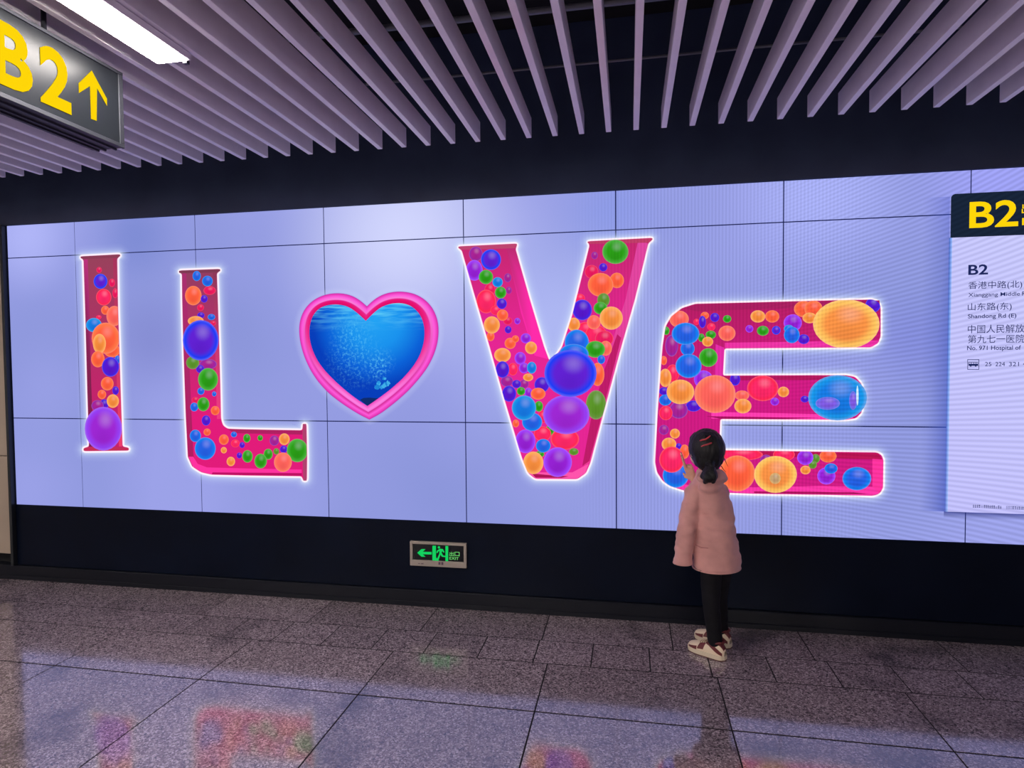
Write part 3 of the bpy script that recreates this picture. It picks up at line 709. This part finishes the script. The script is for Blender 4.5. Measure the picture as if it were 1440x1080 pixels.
def exc(x_, y_):   # crop coordinates of the sign -> sign plane
    p = onY(565+x_/14.4, 750+y_/14.4, -0.0155); return (p.x, -0.0155, p.z)
def sheet(name, polys, mat=M_GREEN):
    o = poly_on(name, [pl if area(pl) < 0 else pl[::-1] for pl in polys], exc, mat, None); return rel(o, ex)
sheet('arrow', [[(312, 395), (400, 318), (484, 318), (424, 374), (605, 376), (605, 430), (424, 424), (484, 476), (400, 474)]])
sheet('door_leaf', [[(620, 250), (692, 252), (692, 492), (748, 528), (748, 556), (620, 550)]])
sheet('door_jamb', [[(884, 256), (940, 258), (940, 566), (884, 562)]])
circ = [(752+24*math.cos(2*math.pi*i/16), 284+24*math.sin(2*math.pi*i/16)) for i in range(16)]
sheet('running_figure', [circ, [(700, 392), (712, 352), (770, 312), (830, 318), (866, 378), (846, 392), (818, 356), (806, 392), (836, 448), (884, 456), (884, 482), (812, 474),
                                (784, 432), (748, 526), (720, 514), (758, 412), (764, 362), (738, 368), (722, 402)]])
def exr(x0, y0, x1, y1):
    a, b = exc(x0, (y0+y1)/2), exc(x1, (y0+y1)/2); c, d = exc((x0+x1)/2, y1), exc((x0+x1)/2, y0); return (a[0], b[0], c[2], d[2])
for body, rc in (('\u51fa', (965, 375, 1052, 462)), ('\u53e3', (1070, 378, 1168, 464)), ('EXIT', (966, 480, 1152, 536))):
    rel(fit_text('lettering', body, lambda u, v: (u, -0.0155, v), exr(*rc), M_GREENT, None, 0.0), ex)
def exf(x_, y_):
    p = onY(565+x_/14.4, 750+y_/14.4, -0.0246); return (p.x, -0.0246, p.z)
for pl in (rct(742, 582, 784, 636), rct(800, 582, 842, 640), rct(390, 606, 440, 624), rct(330, 606, 370, 618)):
    rel(poly_on('maker_mark', [pl], exf, M_MARK, None), ex)

# ================================================================== HANGING B2 SIGN
SXF = -1.855
ybf = onX(173, 156, SXF).y
zt_ = onX(172, 104, SXF).z; zb_ = onX(173, 208, SXF).z
hs = empty('hanging_direction_sign', (SXF-0.07, ybf-0.9, zb_)); tag(hs, 'hanging dark sign box reading B2 with up arrow in yellow', 'sign')
ynear = ybf-1.9
rel(box('housing', (SXF-0.135, ynear, zb_), (SXF-0.006, ybf, zt_), M_FRAME, None, 0.003), hs)
rel(box('face', (SXF-0.006, ynear+0.012, zb_+0.012), (SXF, ybf-0.02, zt_-0.010), M_SIGNFACE, None, 0.001), hs)
rel(box('face_rail', (SXF-0.006, ynear, zt_-0.010), (SXF+0.004, ybf, zt_+0.002), M_FRAME, None, 0.001), hs)
rel(box('face_rail', (SXF-0.006, ynear, zb_-0.002), (SXF+0.004, ybf, zb_+0.012), M_FRAME, None, 0.001), hs)
rel(box('face_rail', (SXF-0.006, ybf-0.02, zb_+0.012), (SXF+0.003, ybf, zt_-0.010), M_FRAME, None, 0.001), hs)
for q in (0.03, 0.075, 0.105):
    rel(box('bottom_rib', (SXF-q-0.008, ynear, zb_-0.006), (SXF-q, ybf, zb_+0.002), M_FRAME, None, 0.001), hs)
for yy in (ybf-0.25, ybf-1.6):
    rel(link('hanger_rod', tube_me('hanger_rod', [(SXF-0.07, yy, zt_-0.01), (SXF-0.07, yy, ZS+HS+0.05)], 0.008), M_FRAME), hs)
def sx(x_, y_):
    p = onX(x_, y_, SXF+0.0015); return (SXF+0.0015, p.y, p.z)
def hx(rc):
    x0, y0t, y0b, x1, y1t, y1b = rc
    return None
def sgn(name, body, px0, px1, ztop, zbot, off):
    y0, y1 = onX(px0, 120, SXF).y, onX(px1, 120, SXF).y
    return rel(fit_text(name, body, lambda u, v: (SXF+0.0015, u, v), (y0, y1, zbot, ztop), M_YELLOW, None, off), hs)
z2t, z2b = onX(78, 70, SXF).z, onX(80, 153, SXF).z
w2 = onX(99, 120, SXF).y-onX(56, 120, SXF).y
fit = sgn('letter', '2', 56, 99, z2t, z2b, 0.032)
yB1 = onX(46, 120, SXF).y
rel(fit_text('letter', 'B', lambda u, v: (SXF+0.0015, u, v), (yB1-w2*1.12, yB1, z2b, z2t), M_YELLOW, None, 0.032), hs)
arrow = [(129, 99), (150.5, 139), (150.5, 149), (136.5, 124), (136, 170), (128, 167), (126.5, 121), (111, 131), (110.5, 117)]
me = mesh('arrow', [sx(*p) for p in arrow], [tuple(range(len(arrow)-1, -1, -1))]); me.materials.append(M_YELLOW)
rel(link('arrow', me), hs)

# ================================================================== CEILING LAMPS
def lamp(x0, x1, y0, y1, label):
    z = 2.605
    t = empty('ceiling_lamp', ((x0+x1)/2, (y0+y1)/2, z)); tag(t, label, 'lamp', 'linear ceiling lamps')
    fr = 0.012
    rel(box('housing', (x0-fr, y0-fr, z+0.004), (x1+fr, y1+fr, z+0.029), M_SLAT, None, 0.002), t)
    rel(box('diffuser', (x0, y0, z), (x1, y1, z+0.004), M_LAMP), t)
    for yy in (y0-fr-0.004, y1+fr-0.004):
        rel(box('end_clip', (x1-0.022, yy, z-0.004), (x1-0.004, yy+0.016, z+0.01), M_TRIM, None, 0.001), t)
la, lb = onZ(222, 89.5, 2.605), onZ(266, 88, 2.605)
lamp(la.x, lb.x, la.y-1.5, la.y, 'lit white linear lamp beside the hanging B2 sign')
lw = lb.x-la.x  # the lamps below are out of view, added to light the hall
for (lx, ly, lab) in ((la.x-3.43, la.y, 'added unseen linear lamp far left of the hanging sign'), 
                      (la.x-3.43, la.y-2.9, 'added unseen linear lamp behind the viewer, left'), (la.x, la.y-2.9, 'added unseen linear lamp behind the viewer, middle'),
                      (la.x+3.43, la.y-2.9, 'added unseen linear lamp behind the viewer, right'), (la.x, la.y-5.6, 'added unseen linear lamp by the rear wall, middle'),
                      (la.x-3.43, la.y-5.6, 'added unseen linear lamp by the rear wall, left'), (la.x+3.43, la.y-5.6, 'added unseen linear lamp by the rear wall, right')):
    lamp(lx, lx+lw, ly-1.5, ly, lab)


# ================================================================== THE CHILD
def prim_cone(bm, p0, p1, r0, r1, n=20, m=6):
    """closed round cone: hemisphere, tapered side, hemisphere"""
    p0, p1 = Vector(p0), Vector(p1); t = (p1-p0).normalized(); a = t.orthogonal().normalized(); b = t.cross(a)
    rings = []
    for i in range(1, m+1):
        w = -math.pi/2+math.pi/2*i/m; rings.append((p0+t*(r0*math.sin(w)), r0*math.cos(w)))
    for i in range(0, m):
        w = math.pi/2*i/m; rings.append((p1+t*(r1*math.sin(w)), r1*math.cos(w)))
    s_ = bm.verts.new(p0-t*r0); e_ = bm.verts.new(p1+t*r1); vr = []
    for c, r in rings: vr.append([bm.verts.new(c+a*math.cos(2*math.pi*k/n)*r+b*math.sin(2*math.pi*k/n)*r) for k in range(n)])
    for k in range(n):
        bm.faces.new((s_, vr[0][(k+1) % n], vr[0][k])); bm.faces.new((e_, vr[-1][k], vr[-1][(k+1) % n]))
        for i in range(len(vr)-1): bm.faces.new((vr[i][k], vr[i][(k+1) % n], vr[i+1][(k+1) % n], vr[i+1][k]))
def prim_ell(bm, c, r, axes=None):
    R = Matrix.Identity(3)
    if axes: R = Matrix((axes[0], axes[1], axes[2])).transposed()
    ret = bmesh.ops.create_uvsphere(bm, u_segments=24, v_segments=14, radius=1.0)
    for v in ret['verts']: v.co = Vector(c)+R @ Vector((v.co.x*r[0], v.co.y*r[1], v.co.z*r[2]))
def prim_loft(bm, rings, n=36):
    """rings: (centre, axis1*a, axis2*b); closed by flat caps"""
    vr = [[bm.verts.new(Vector(c)+A*math.cos(2*math.pi*k/n)+B*math.sin(2*math.pi*k/n)) for k in range(n)] for c, A, B in rings]
    for i in range(len(vr)-1):
        for k in range(n): bm.faces.new((vr[i][k], vr[i][(k+1) % n], vr[i+1][(k+1) % n], vr[i+1][k]))
    bm.faces.new(vr[0][::-1]); bm.faces.new(vr[-1])
def chain(bm, pts, rs):
    for i in range(len(pts)-1): prim_cone(bm, pts[i], pts[i+1], rs[i], rs[i+1])
def fuse(name, bm, voxel, mat, smooth=4, disp=None):
    """one continuous skin over all the shapes in bm"""
    bmesh.ops.recalc_face_normals(bm, faces=bm.faces[:])
    me = bpy.data.meshes.new(name); bm.to_mesh(me); bm.free()
    o = bpy.data.objects.new(name, me); COL.objects.link(o)
    r = o.modifiers.new('r', 'REMESH'); r.mode = 'VOXEL'; r.voxel_size = voxel; r.use_smooth_shade = True
    if smooth:
        sm = o.modifiers.new('s', 'SMOOTH'); sm.factor = 0.5; sm.iterations = smooth
    bpy.context.view_layer.update()
    m2 = bpy.data.meshes.new_from_object(o.evaluated_get(bpy.context.evaluated_depsgraph_get()))
    bpy.data.objects.remove(o); bpy.data.meshes.remove(me)
    if disp:
        ns = [v.normal.copy() for v in m2.vertices]
        for v, n_ in zip(m2.vertices, ns): v.co += n_*disp(v.co)
    for p in m2.polygons: p.use_smooth = True
    m2.name = name; m2.materials.clear(); m2.materials.append(mat); return m2

M_SKIN = pbr('skin', (226, 172, 146), 0.5, var=0.04)
M_COAT = pbr('coat_pink', (208, 152, 148), 0.9, var=0.10, scale=14, bump=0.5, bscale=450, sheen=0.3, spec=0.2)
M_SEAM = pbr('coat_seam', (176, 118, 116), 0.9)
M_LEG = pbr('leggings', (16, 16, 22), 0.75, var=0.2, spec=0.25)
M_CREAM = pbr('shoe_cream', (226, 208, 182), 0.55, bump=0.2)
M_SOLE = pbr('shoe_sole', (214, 200, 176), 0.6)
M_MAROON = pbr('shoe_maroon', (98, 30, 34), 0.5)
M_OUTSOLE = pbr('shoe_outsole', (92, 48, 44), 0.7)
M_TONGUE = pbr('shoe_tongue', (150, 128, 92), 0.7)
M_CLIP = pbr('clip_red', (196, 66, 74), 0.3)
M_EYE = pbr('eye', (30, 22, 20), 0.2)
M_LIP = pbr('lip', (190, 100, 96), 0.5)
def hair_mat():
    m, nt, out = new_mat('hair'); N = NT(nt)
    tc = N.n('ShaderNodeTexCoord').outputs['Object']
    mp = N.n('ShaderNodeMapping', {'Vector': tc, 'Scale': (160, 160, 12)}).outputs[0]
    nz = N.n('ShaderNodeTexNoise', {'Vector': mp, 'Scale': 1.6, 'Detail': 3.0}).outputs[0]
    c = N.ramp(nz, [(0.35, lin((9, 10, 14))), (0.7, lin((26, 25, 30)))])
    bp = N.n('ShaderNodeBump', {'Strength': 0.7, 'Distance': 0.003, 'Height': nz})
    b = N.n('ShaderNodeBsdfPrincipled', {'Base Color': c, 'Roughness': 0.5, 'Specular IOR Level': 0.35, 'Normal': bp.outputs[0]})
    nt.links.new(b.outputs[0], out.inputs[0]); return m
M_HAIR = hair_mat()

YT = -0.44
def W(px, py, y=YT): return onY(px, py, y)
tf = Vector((-0.55, 0.835, 0)).normalized(); tr = Vector((tf.y, -tf.x, 0))       # torso forward, right
hf = Vector((-0.42, 0.9, 0.10)).normalized(); hr = Vector((hf.y, -hf.x, 0)).normalized(); hu = hr.cross(hf)  # head
heel_n, toe_n = onZ(1020, 929), onZ(968, 911)
heel_f = onZ(1027.5, 911.5)
sdir = (toe_n-heel_n).normalized(); sright = Vector((sdir.y, -sdir.x, 0))
SL_ = min((toe_n-heel_n).length, 0.215)
foot = (heel_n+heel_f)/2+sdir*0.08; foot.z = 0

HC = W(992, 632.5, -0.43)
neck = W(993, 662, -0.45)
an_n = heel_n+sdir*0.055+Vector((0, 0, 0.085)); an_f = heel_f+sdir*0.055+Vector((0, 0, 0.085))
hip_n, hip_f = W(1000, 792, -0.475), W(1015, 790, -0.40)
kn_n = (hip_n+an_n)/2+sdir*0.012; kn_f = (hip_f+an_f)/2+sdir*0.012
sh_l, sh_r = W(981, 697, -0.46), W(1012, 697, -0.41)
el_l, wr_l = W(965, 742, -0.51), W(961, 784, -0.49)
el_r, wr_r = W(1004, 734, -0.27), W(979, 682, -0.255)
# raised right hand in front of the face
pm0, pm1 = W(974, 672, -0.25), W(968.5, 659, -0.245)
bm = bmesh.new()
prim_ell(bm, HC, (0.074, 0.086, 0.098), (hr, hf, hu))
prim_ell(bm, HC+hf*0.035-hu*0.045, (0.055, 0.05, 0.05), (hr, hf, hu))                      # cheeks, jaw
prim_cone(bm, HC+hf*0.085-hu*0.005, HC+hf*0.095-hu*0.022, 0.006, 0.010, 10)                # nose
for s_ in (-1, 1): prim_ell(bm, HC+hr*0.074*s_-hu*0.012-hf*0.004, (0.008, 0.016, 0.024), (hr, hf, hu))   # ears
chain(bm, [HC-hu*0.06, neck, W(996, 690, -0.44)], [0.036, 0.036, 0.05])
prim_loft(bm, [(W(1005, 796), tr*0.085, tf*0.07), (W(1003, 760), tr*0.08, tf*0.065), (W(1000, 720), tr*0.082, tf*0.065), (W(997, 694), tr*0.085, tf*0.055), (W(995, 680), tr*0.05, tf*0.04)])
chain(bm, [hip_n, kn_n, an_n], [0.046, 0.034, 0.024]); chain(bm, [hip_f, kn_f, an_f], [0.046, 0.034, 0.024])
for an in (an_n, an_f): chain(bm, [an, an-Vector((0, 0, 0.045)), an-Vector((0, 0, 0.052))+sdir*0.09], [0.024, 0.022, 0.014])
chain(bm, [sh_l, el_l, wr_l], [0.028, 0.025, 0.02]); chain(bm, [sh_r, el_r, wr_r, pm0], [0.028, 0.025, 0.02, 0.017])
# left hand, drawn up inside the sleeve
hd = Vector((0, 0.02, -1)).normalized()
prim_cone(bm, wr_l, wr_l+hd*0.022, 0.019, 0.018)
# palm and fingers of the raised hand
ud = (pm1-pm0).normalized(); sd_ = ud.cross(Vector((0, 1, 0))).normalized()
if sd_.x > 0: sd_ = -sd_                         # towards the index side (image left)
back_ = ud.cross(sd_).normalized()
if back_.y < 0: back_ = -back_
for q in (-0.016, -0.006, 0.005, 0.015): prim_cone(bm, pm0+sd_*q*0.7, pm1+sd_*q, 0.0115, 0.0095, 12)
tip = W(957.5, 637, -0.25)
k0 = pm1+sd_*0.015; chain(bm, [k0, k0+(tip-k0)*0.5, k0+(tip-k0)*0.8, tip], [0.0088, 0.0078, 0.0070, 0.0058])   # index, raised
for q, ln in ((0.005, 0.042), (-0.006, 0.038), (-0.016, 0.030)):                                          # curled fingers
    k_ = pm1+sd_*q; a_ = k_+ud*ln*0.42+back_*0.010; b_ = a_+back_*ln*0.45-ud*0.006; c_ = b_-ud*ln*0.40-back_*0.008
    chain(bm, [k_, a_, b_, c_], [0.0085, 0.0078, 0.0070, 0.0060])
th0 = pm0+sd_*0.014+ud*0.006; chain(bm, [th0, th0+sd_*0.018+ud*0.012+back_*0.008, th0+sd_*0.020+ud*0.030+back_*0.014], [0.0098, 0.0085, 0.0068])   # thumb
body = link('person', fuse('person', bm, 0.0042, M_SKIN, 3)); person = body
for v in body.data.vertices: v.co -= foot
body.location = foot
tag(person, 'small child in pink hooded coat seen from behind, touching hand to face', 'person')
person['label'] = 'small child in pink coat, black leggings and cream sneakers, hand raised to face'
def wear(o): return rel(o, person)
for s_ in (-1, 1):
    b2 = bmesh.new(); prim_ell(b2, HC+hr*0.030*s_+hf*0.0785-hu*0.002, (0.011, 0.006, 0.007), (hr, hf, hu))
    m_ = bpy.data.meshes.new('eye'); b2.to_mesh(m_); b2.free(); wear(link('eye', m_, M_EYE))
b2 = bmesh.new(); prim_ell(b2, HC+hf*0.080-hu*0.055, (0.018, 0.007, 0.005), (hr, hf, hu))
m_ = bpy.data.meshes.new('mouth'); b2.to_mesh(m_); b2.free(); wear(link('mouth', m_, M_LIP))

# hair: cap over crown and back of the head, tied low
bm = bmesh.new()
prim_ell(bm, HC-hf*0.012+hu*0.012, (0.087, 0.093, 0.098), (hr, hf, hu))
prim_ell(bm, HC-hf*0.030-hu*0.030, (0.078, 0.066, 0.070), (hr, hf, hu))
prim_ell(bm, HC-hf*0.045-hu*0.075, (0.045, 0.040, 0.040), (hr, hf, hu))
prim_ell(bm, HC+hf*0.036+hu*0.046, (0.064, 0.044, 0.042), (hr, hf, hu))
def hair_d(c): return 0.0035*noise.noise(Vector((c.x*60, c.y*60, c.z*14)))+0.0015*noise.noise(Vector((c.x*170, c.y*170, c.z*25)))
hair = wear(link('hair', fuse('hair', bm, 0.004, M_HAIR, 5, hair_d)))
bm = bmesh.new()
kt = W(1000, 654, -0.535)
chain(bm, [W(998, 650, -0.50), W(999.5, 660, -0.545), W(996, 671, -0.56), W(992, 677, -0.555)], [0.026, 0.022, 0.028, 0.013])
chain(bm, [W(1000, 658, -0.54), W(1001.5, 669, -0.56), W(1003, 678, -0.555)], [0.022, 0.025, 0.010])
chain(bm, [W(997, 660, -0.54), W(989, 670, -0.55)], [0.02, 0.016])
wear(link('ponytail', fuse('ponytail', bm, 0.003, M_HAIR, 3, hair_d)))
bm = bmesh.new()
wear(link('hair_tie', tube_me('hair_tie', [kt+Vector((0.024*math.cos(a), 0.014*math.sin(a), 0.006*math.sin(a))) for a in [2*math.pi*i/20 for i in range(21)]], 0.004), M_LEG))
for pts in ([(1016.5, 641, -0.43), (1020, 648, -0.43), (1023.5, 656, -0.43)], [(1014, 655, -0.44), (1018, 661, -0.44), (1021, 664, -0.44)]):
    wear(link('hair_strand', tube_me('hair_strand', [W(*p) for p in pts], [0.0022, 0.0016, 0.0008], 6), M_HAIR))
# clips: follow the crown
def crown(px, py):
    d = ray(px, py).normalized(); o_ = EYE; c_ = HC-hf*0.012+hu*0.012; rr = (0.0895, 0.0955, 0.1005)
    def loc(v): return Vector((v.dot(hr)/rr[0], v.dot(hf)/rr[1], v.dot(hu)/rr[2]))
    a0, a1 = loc(o_-c_), loc(d); A = a1.dot(a1); B = 2*a0.dot(a1); Cc = a0.dot(a0)-1; disc = max(0, B*B-4*A*Cc)
    return o_+d*((-B-math.sqrt(disc))/(2*A))
for pl in ([(984, 620), (988, 618.6), (992, 618), (996, 615.6), (999, 612.6)], [(986, 628), (990, 626.4), (995, 625), (1001, 622.6)]):
    wear(link('hair_clip', tube_me('hair_clip', [crown(*p) for p in pl], [0.003]+[0.0042]*(len(pl)-2)+[0.003], 8), M_CLIP))

# coat
bm = bmesh.new()
rings = [(1007.5, 796.5, .119, .104), (1007, 778, .119, .104), (1005.5, 756, .113, .100), (1003, 735, .107, .096), (1000.5, 715, .102, .090), (999, 700, .100, .084), (997.5, 687, .092, .076),
         (996, 676, .074, .066), (995, 667, .056, .056), (994.5, 660, .050, .052)]
prim_loft(bm, [(W(a, b), tr*c, tf*d) for a, b, c, d in rings], 44)
chain(bm, [W(977, 693, -0.47), el_l], [0.046, 0.047])
ex_, ey_ = Vector((1, 0, 0)), Vector((0, 1, 0))
prim_loft(bm, [(el_l+Vector((0, 0, 0.02)), ex_*0.046, ey_*0.046), (W(962, 762, -0.50), ex_*0.047, ey_*0.046), (W(960.5, 782, -0.49), ex_*0.045, ey_*0.044), (W(960, 792, -0.49), ex_*0.046, ey_*0.045)], 32)
chain(bm, [W(1013, 692, -0.40), el_r, wr_r], [0.045, 0.045, 0.034])
prim_ell(bm, W(1001, 671, -0.475), (0.082, 0.062, 0.040), (tr, tf, Vector((0, 0, 1))))           # hood lying on the shoulders
prim_ell(bm, W(998, 684, -0.500), (0.062, 0.040, 0.040), (tr, tf, Vector((0, 0, 1))))
cuff_z = W(961, 795, -0.49).z; hem_z = W(1007, 800, YT).z
def coat_d(c):
    f = 0.009*noise.noise(Vector((c.x*13+3, c.y*13, c.z*9)))+0.007*noise.noise(Vector((c.x*16+c.z*14, c.y*16, c.z*34+5)))
    # elbow and pocket creases
    for q, r_, a_ in ((W(978, 748, -0.53), 0.030, 0.007), (W(984, 742, -0.54), 0.022, 0.006), (W(990, 770, -0.54), 0.030, 0.004), (W(993, 725, -0.53), 0.03, 0.006)):
        d_ = (Vector((c.x, c.y, (c.z-q.z)*2.0))-Vector((q.x, q.y, 0))).length
        if d_ < r_: f -= a_*(1-d_/r_)**2*2
    return f
coat = wear(link('coat', fuse('coat', bm, 0.0042, M_COAT, 4, coat_d)))
hem = [W(1007.5, 796.8)+tr*0.1205*math.cos(a)+tf*0.1055*math.sin(a) for a in [2*math.pi*i/48 for i in range(49)]]
wear(link('hem_seam', tube_me('hem_seam', hem, 0.004, 6), M_COAT))
wc = W(960, 791.4, -0.49)
wear(link('cuff_seam', tube_me('cuff_seam', [wc+Vector((0.0445*math.cos(a), 0.0435*math.sin(a), 0)) for a in [2*math.pi*i/32 for i in range(33)]], 0.004, 6), M_COAT))
# pocket flap on the near side
pc = [W(978, 766, -0.556), W(986, 770, -0.572), W(996, 771, -0.574)]
wear(link('pocket_welt', tube_me('pocket_welt', pc, [0.002, 0.004, 0.002], 6), M_SEAM))

# leggings
bm = bmesh.new()
prim_loft(bm, [(W(1006, 800), tr*0.082, tf*0.07), (W(1006, 785), tr*0.09, tf*0.075)], 28)
chain(bm, [hip_n, kn_n, an_n], [0.056, 0.043, 0.036]); chain(bm, [hip_f, kn_f, an_f], [0.056, 0.043, 0.036])
def leg_d(c): return 0.0025*noise.noise(Vector((c.x*20, c.y*20, c.z*30)))
wear(link('leggings', fuse('leggings', bm, 0.0045, M_LEG, 3, leg_d)))

# sneakers
PROF = [(0.0, .016, .030), (.004, .022, .048), (.02, .030, .068), (.05, .033, .072), (.075, .034, .066), (.10, .036, .054), (.13, .038, .045), (.155, .037, .039), (.18, .031, .033), (.195, .020, .026), (.202, .008, .018)]
def prof(y):
    for (a, b) in zip(PROF[:-1], PROF[1:]):
        if y <= b[0]:
            t = (y-a[0])/(b[0]-a[0]); return (a[1]+(b[1]-a[1])*t, a[2]+(b[2]-a[2])*t)
    return PROF[-1][1:]
def spow(v, p): return math.copysign(abs(v)**p, v)
def surf(y, th, off=0.0):
    w_, h_ = prof(y); w_ += off; h_ += off
    return Vector((w_*spow(math.cos(th), 0.75), y, 0.016+h_*abs(math.sin(th))**0.8))
def grid(fn, ny, nt_):
    vs_ = [fn(i/ny, j/nt_) for i in range(ny+1) for j in range(nt_+1)]
    return vs_, [(i*(nt_+1)+j, i*(nt_+1)+j+1, i*(nt_+1)+j+nt_+2, i*(nt_+1)+j+nt_+1) for i in range(ny) for j in range(nt_)]
def shoe(heel, label):
    sh = link('shoe', mesh('shoe', *grid(lambda u, v: surf(u*0.202, math.pi*v), 24, 16), True), M_CREAM, person); sh.location = heel-foot
    sh.rotation_euler = (0, 0, math.atan2(-sdir.x, sdir.y)); sc_ = SL_/0.206; sh.scale = (sc_, sc_, sc_)
    sh['label'] = label
    ny, nt_ = 24, 16
    def patch(name, fn, mat, ny=ny, nt_=nt_):
        vs_, fs = grid(fn, ny, nt_)
        link(name, mesh(name, vs_, fs, True), mat, sh)
    # sole and outsole
    for nm, z0, z1, ex_, mt in (('sole', 0.006, 0.026, 0.005, M_SOLE), ('outsole', 0.0, 0.006, 0.003, M_OUTSOLE)):
        n = 40; ol = []
        for i in range(n):
            u = i/(n-1); y = -0.003+u*0.208; ol.append((prof(min(max(y, 0), 0.202))[0]*min(1, 0.55+8*min(u, 1-u))+ex_, y))
        out_ = [(w_, y) for w_, y in ol]+[(-w_, y) for w_, y in ol[::-1]]
        vs_ = [(a, b, z0) for a, b in out_]+[(a, b, z1) for a, b in out_]; m = len(out_)
        fs = [(i, (i+1) % m, m+(i+1) % m, m+i) for i in range(m)]+[tuple(range(m-1, -1, -1)), tuple(range(m, 2*m))]
        link(nm, mesh(nm, vs_, fs), mt, sh)
    for sd in (0, 1):
        def th(v, a, b): t_ = a+(b-a)*v; return t_ if sd == 0 else math.pi-t_
        patch('toe_overlay', lambda u, v: surf(0.140+0.052*u, th(v, 0.14+0.1*u, 0.62-0.12*u), 0.0015), M_MAROON, 12, 6)
        patch('eyestay', lambda u, v: surf(0.104+0.034*u-0.012*v, th(v, 0.30, 1.22), 0.0016), M_MAROON, 8, 6)
        patch('side_band', lambda u, v: surf(0.006+0.088*u, th(v, 0.16+0.85*u**2, 0.42+0.95*u**1.5), 0.0018), M_MAROON, 14, 5)
        patch('heel_overlay', lambda u, v: surf(0.002+0.026*u, th(v, 0.95, 1.57), 0.0017), M_MAROON, 8, 6)
    patch('tongue', lambda u, v: surf(0.088+0.045*u, 1.15+0.85*v, 0.003+0.006*(1-u)), M_TONGUE, 8, 6)
    for q in range(4):
        yy = 0.098+0.011*q
        link('lace', tube_me('lace', [surf(yy, t_, 0.006) for t_ in (1.05, 1.3, 1.57, 1.84, 2.09)], 0.002, 6), M_CREAM, sh)
    col_ = [Vector((0.027*math.cos(a), 0.048+0.040*math.sin(a), 0.083-0.008*math.sin(a))) for a in [2*math.pi*i/28 for i in range(29)]]
    link('collar', tube_me('collar', col_, 0.006, 8), M_MAROON, sh)
    return sh
shoe(heel_n, 'cream and maroon sneaker nearer the viewer')
shoe(heel_f, 'cream and maroon sneaker farther from the viewer')
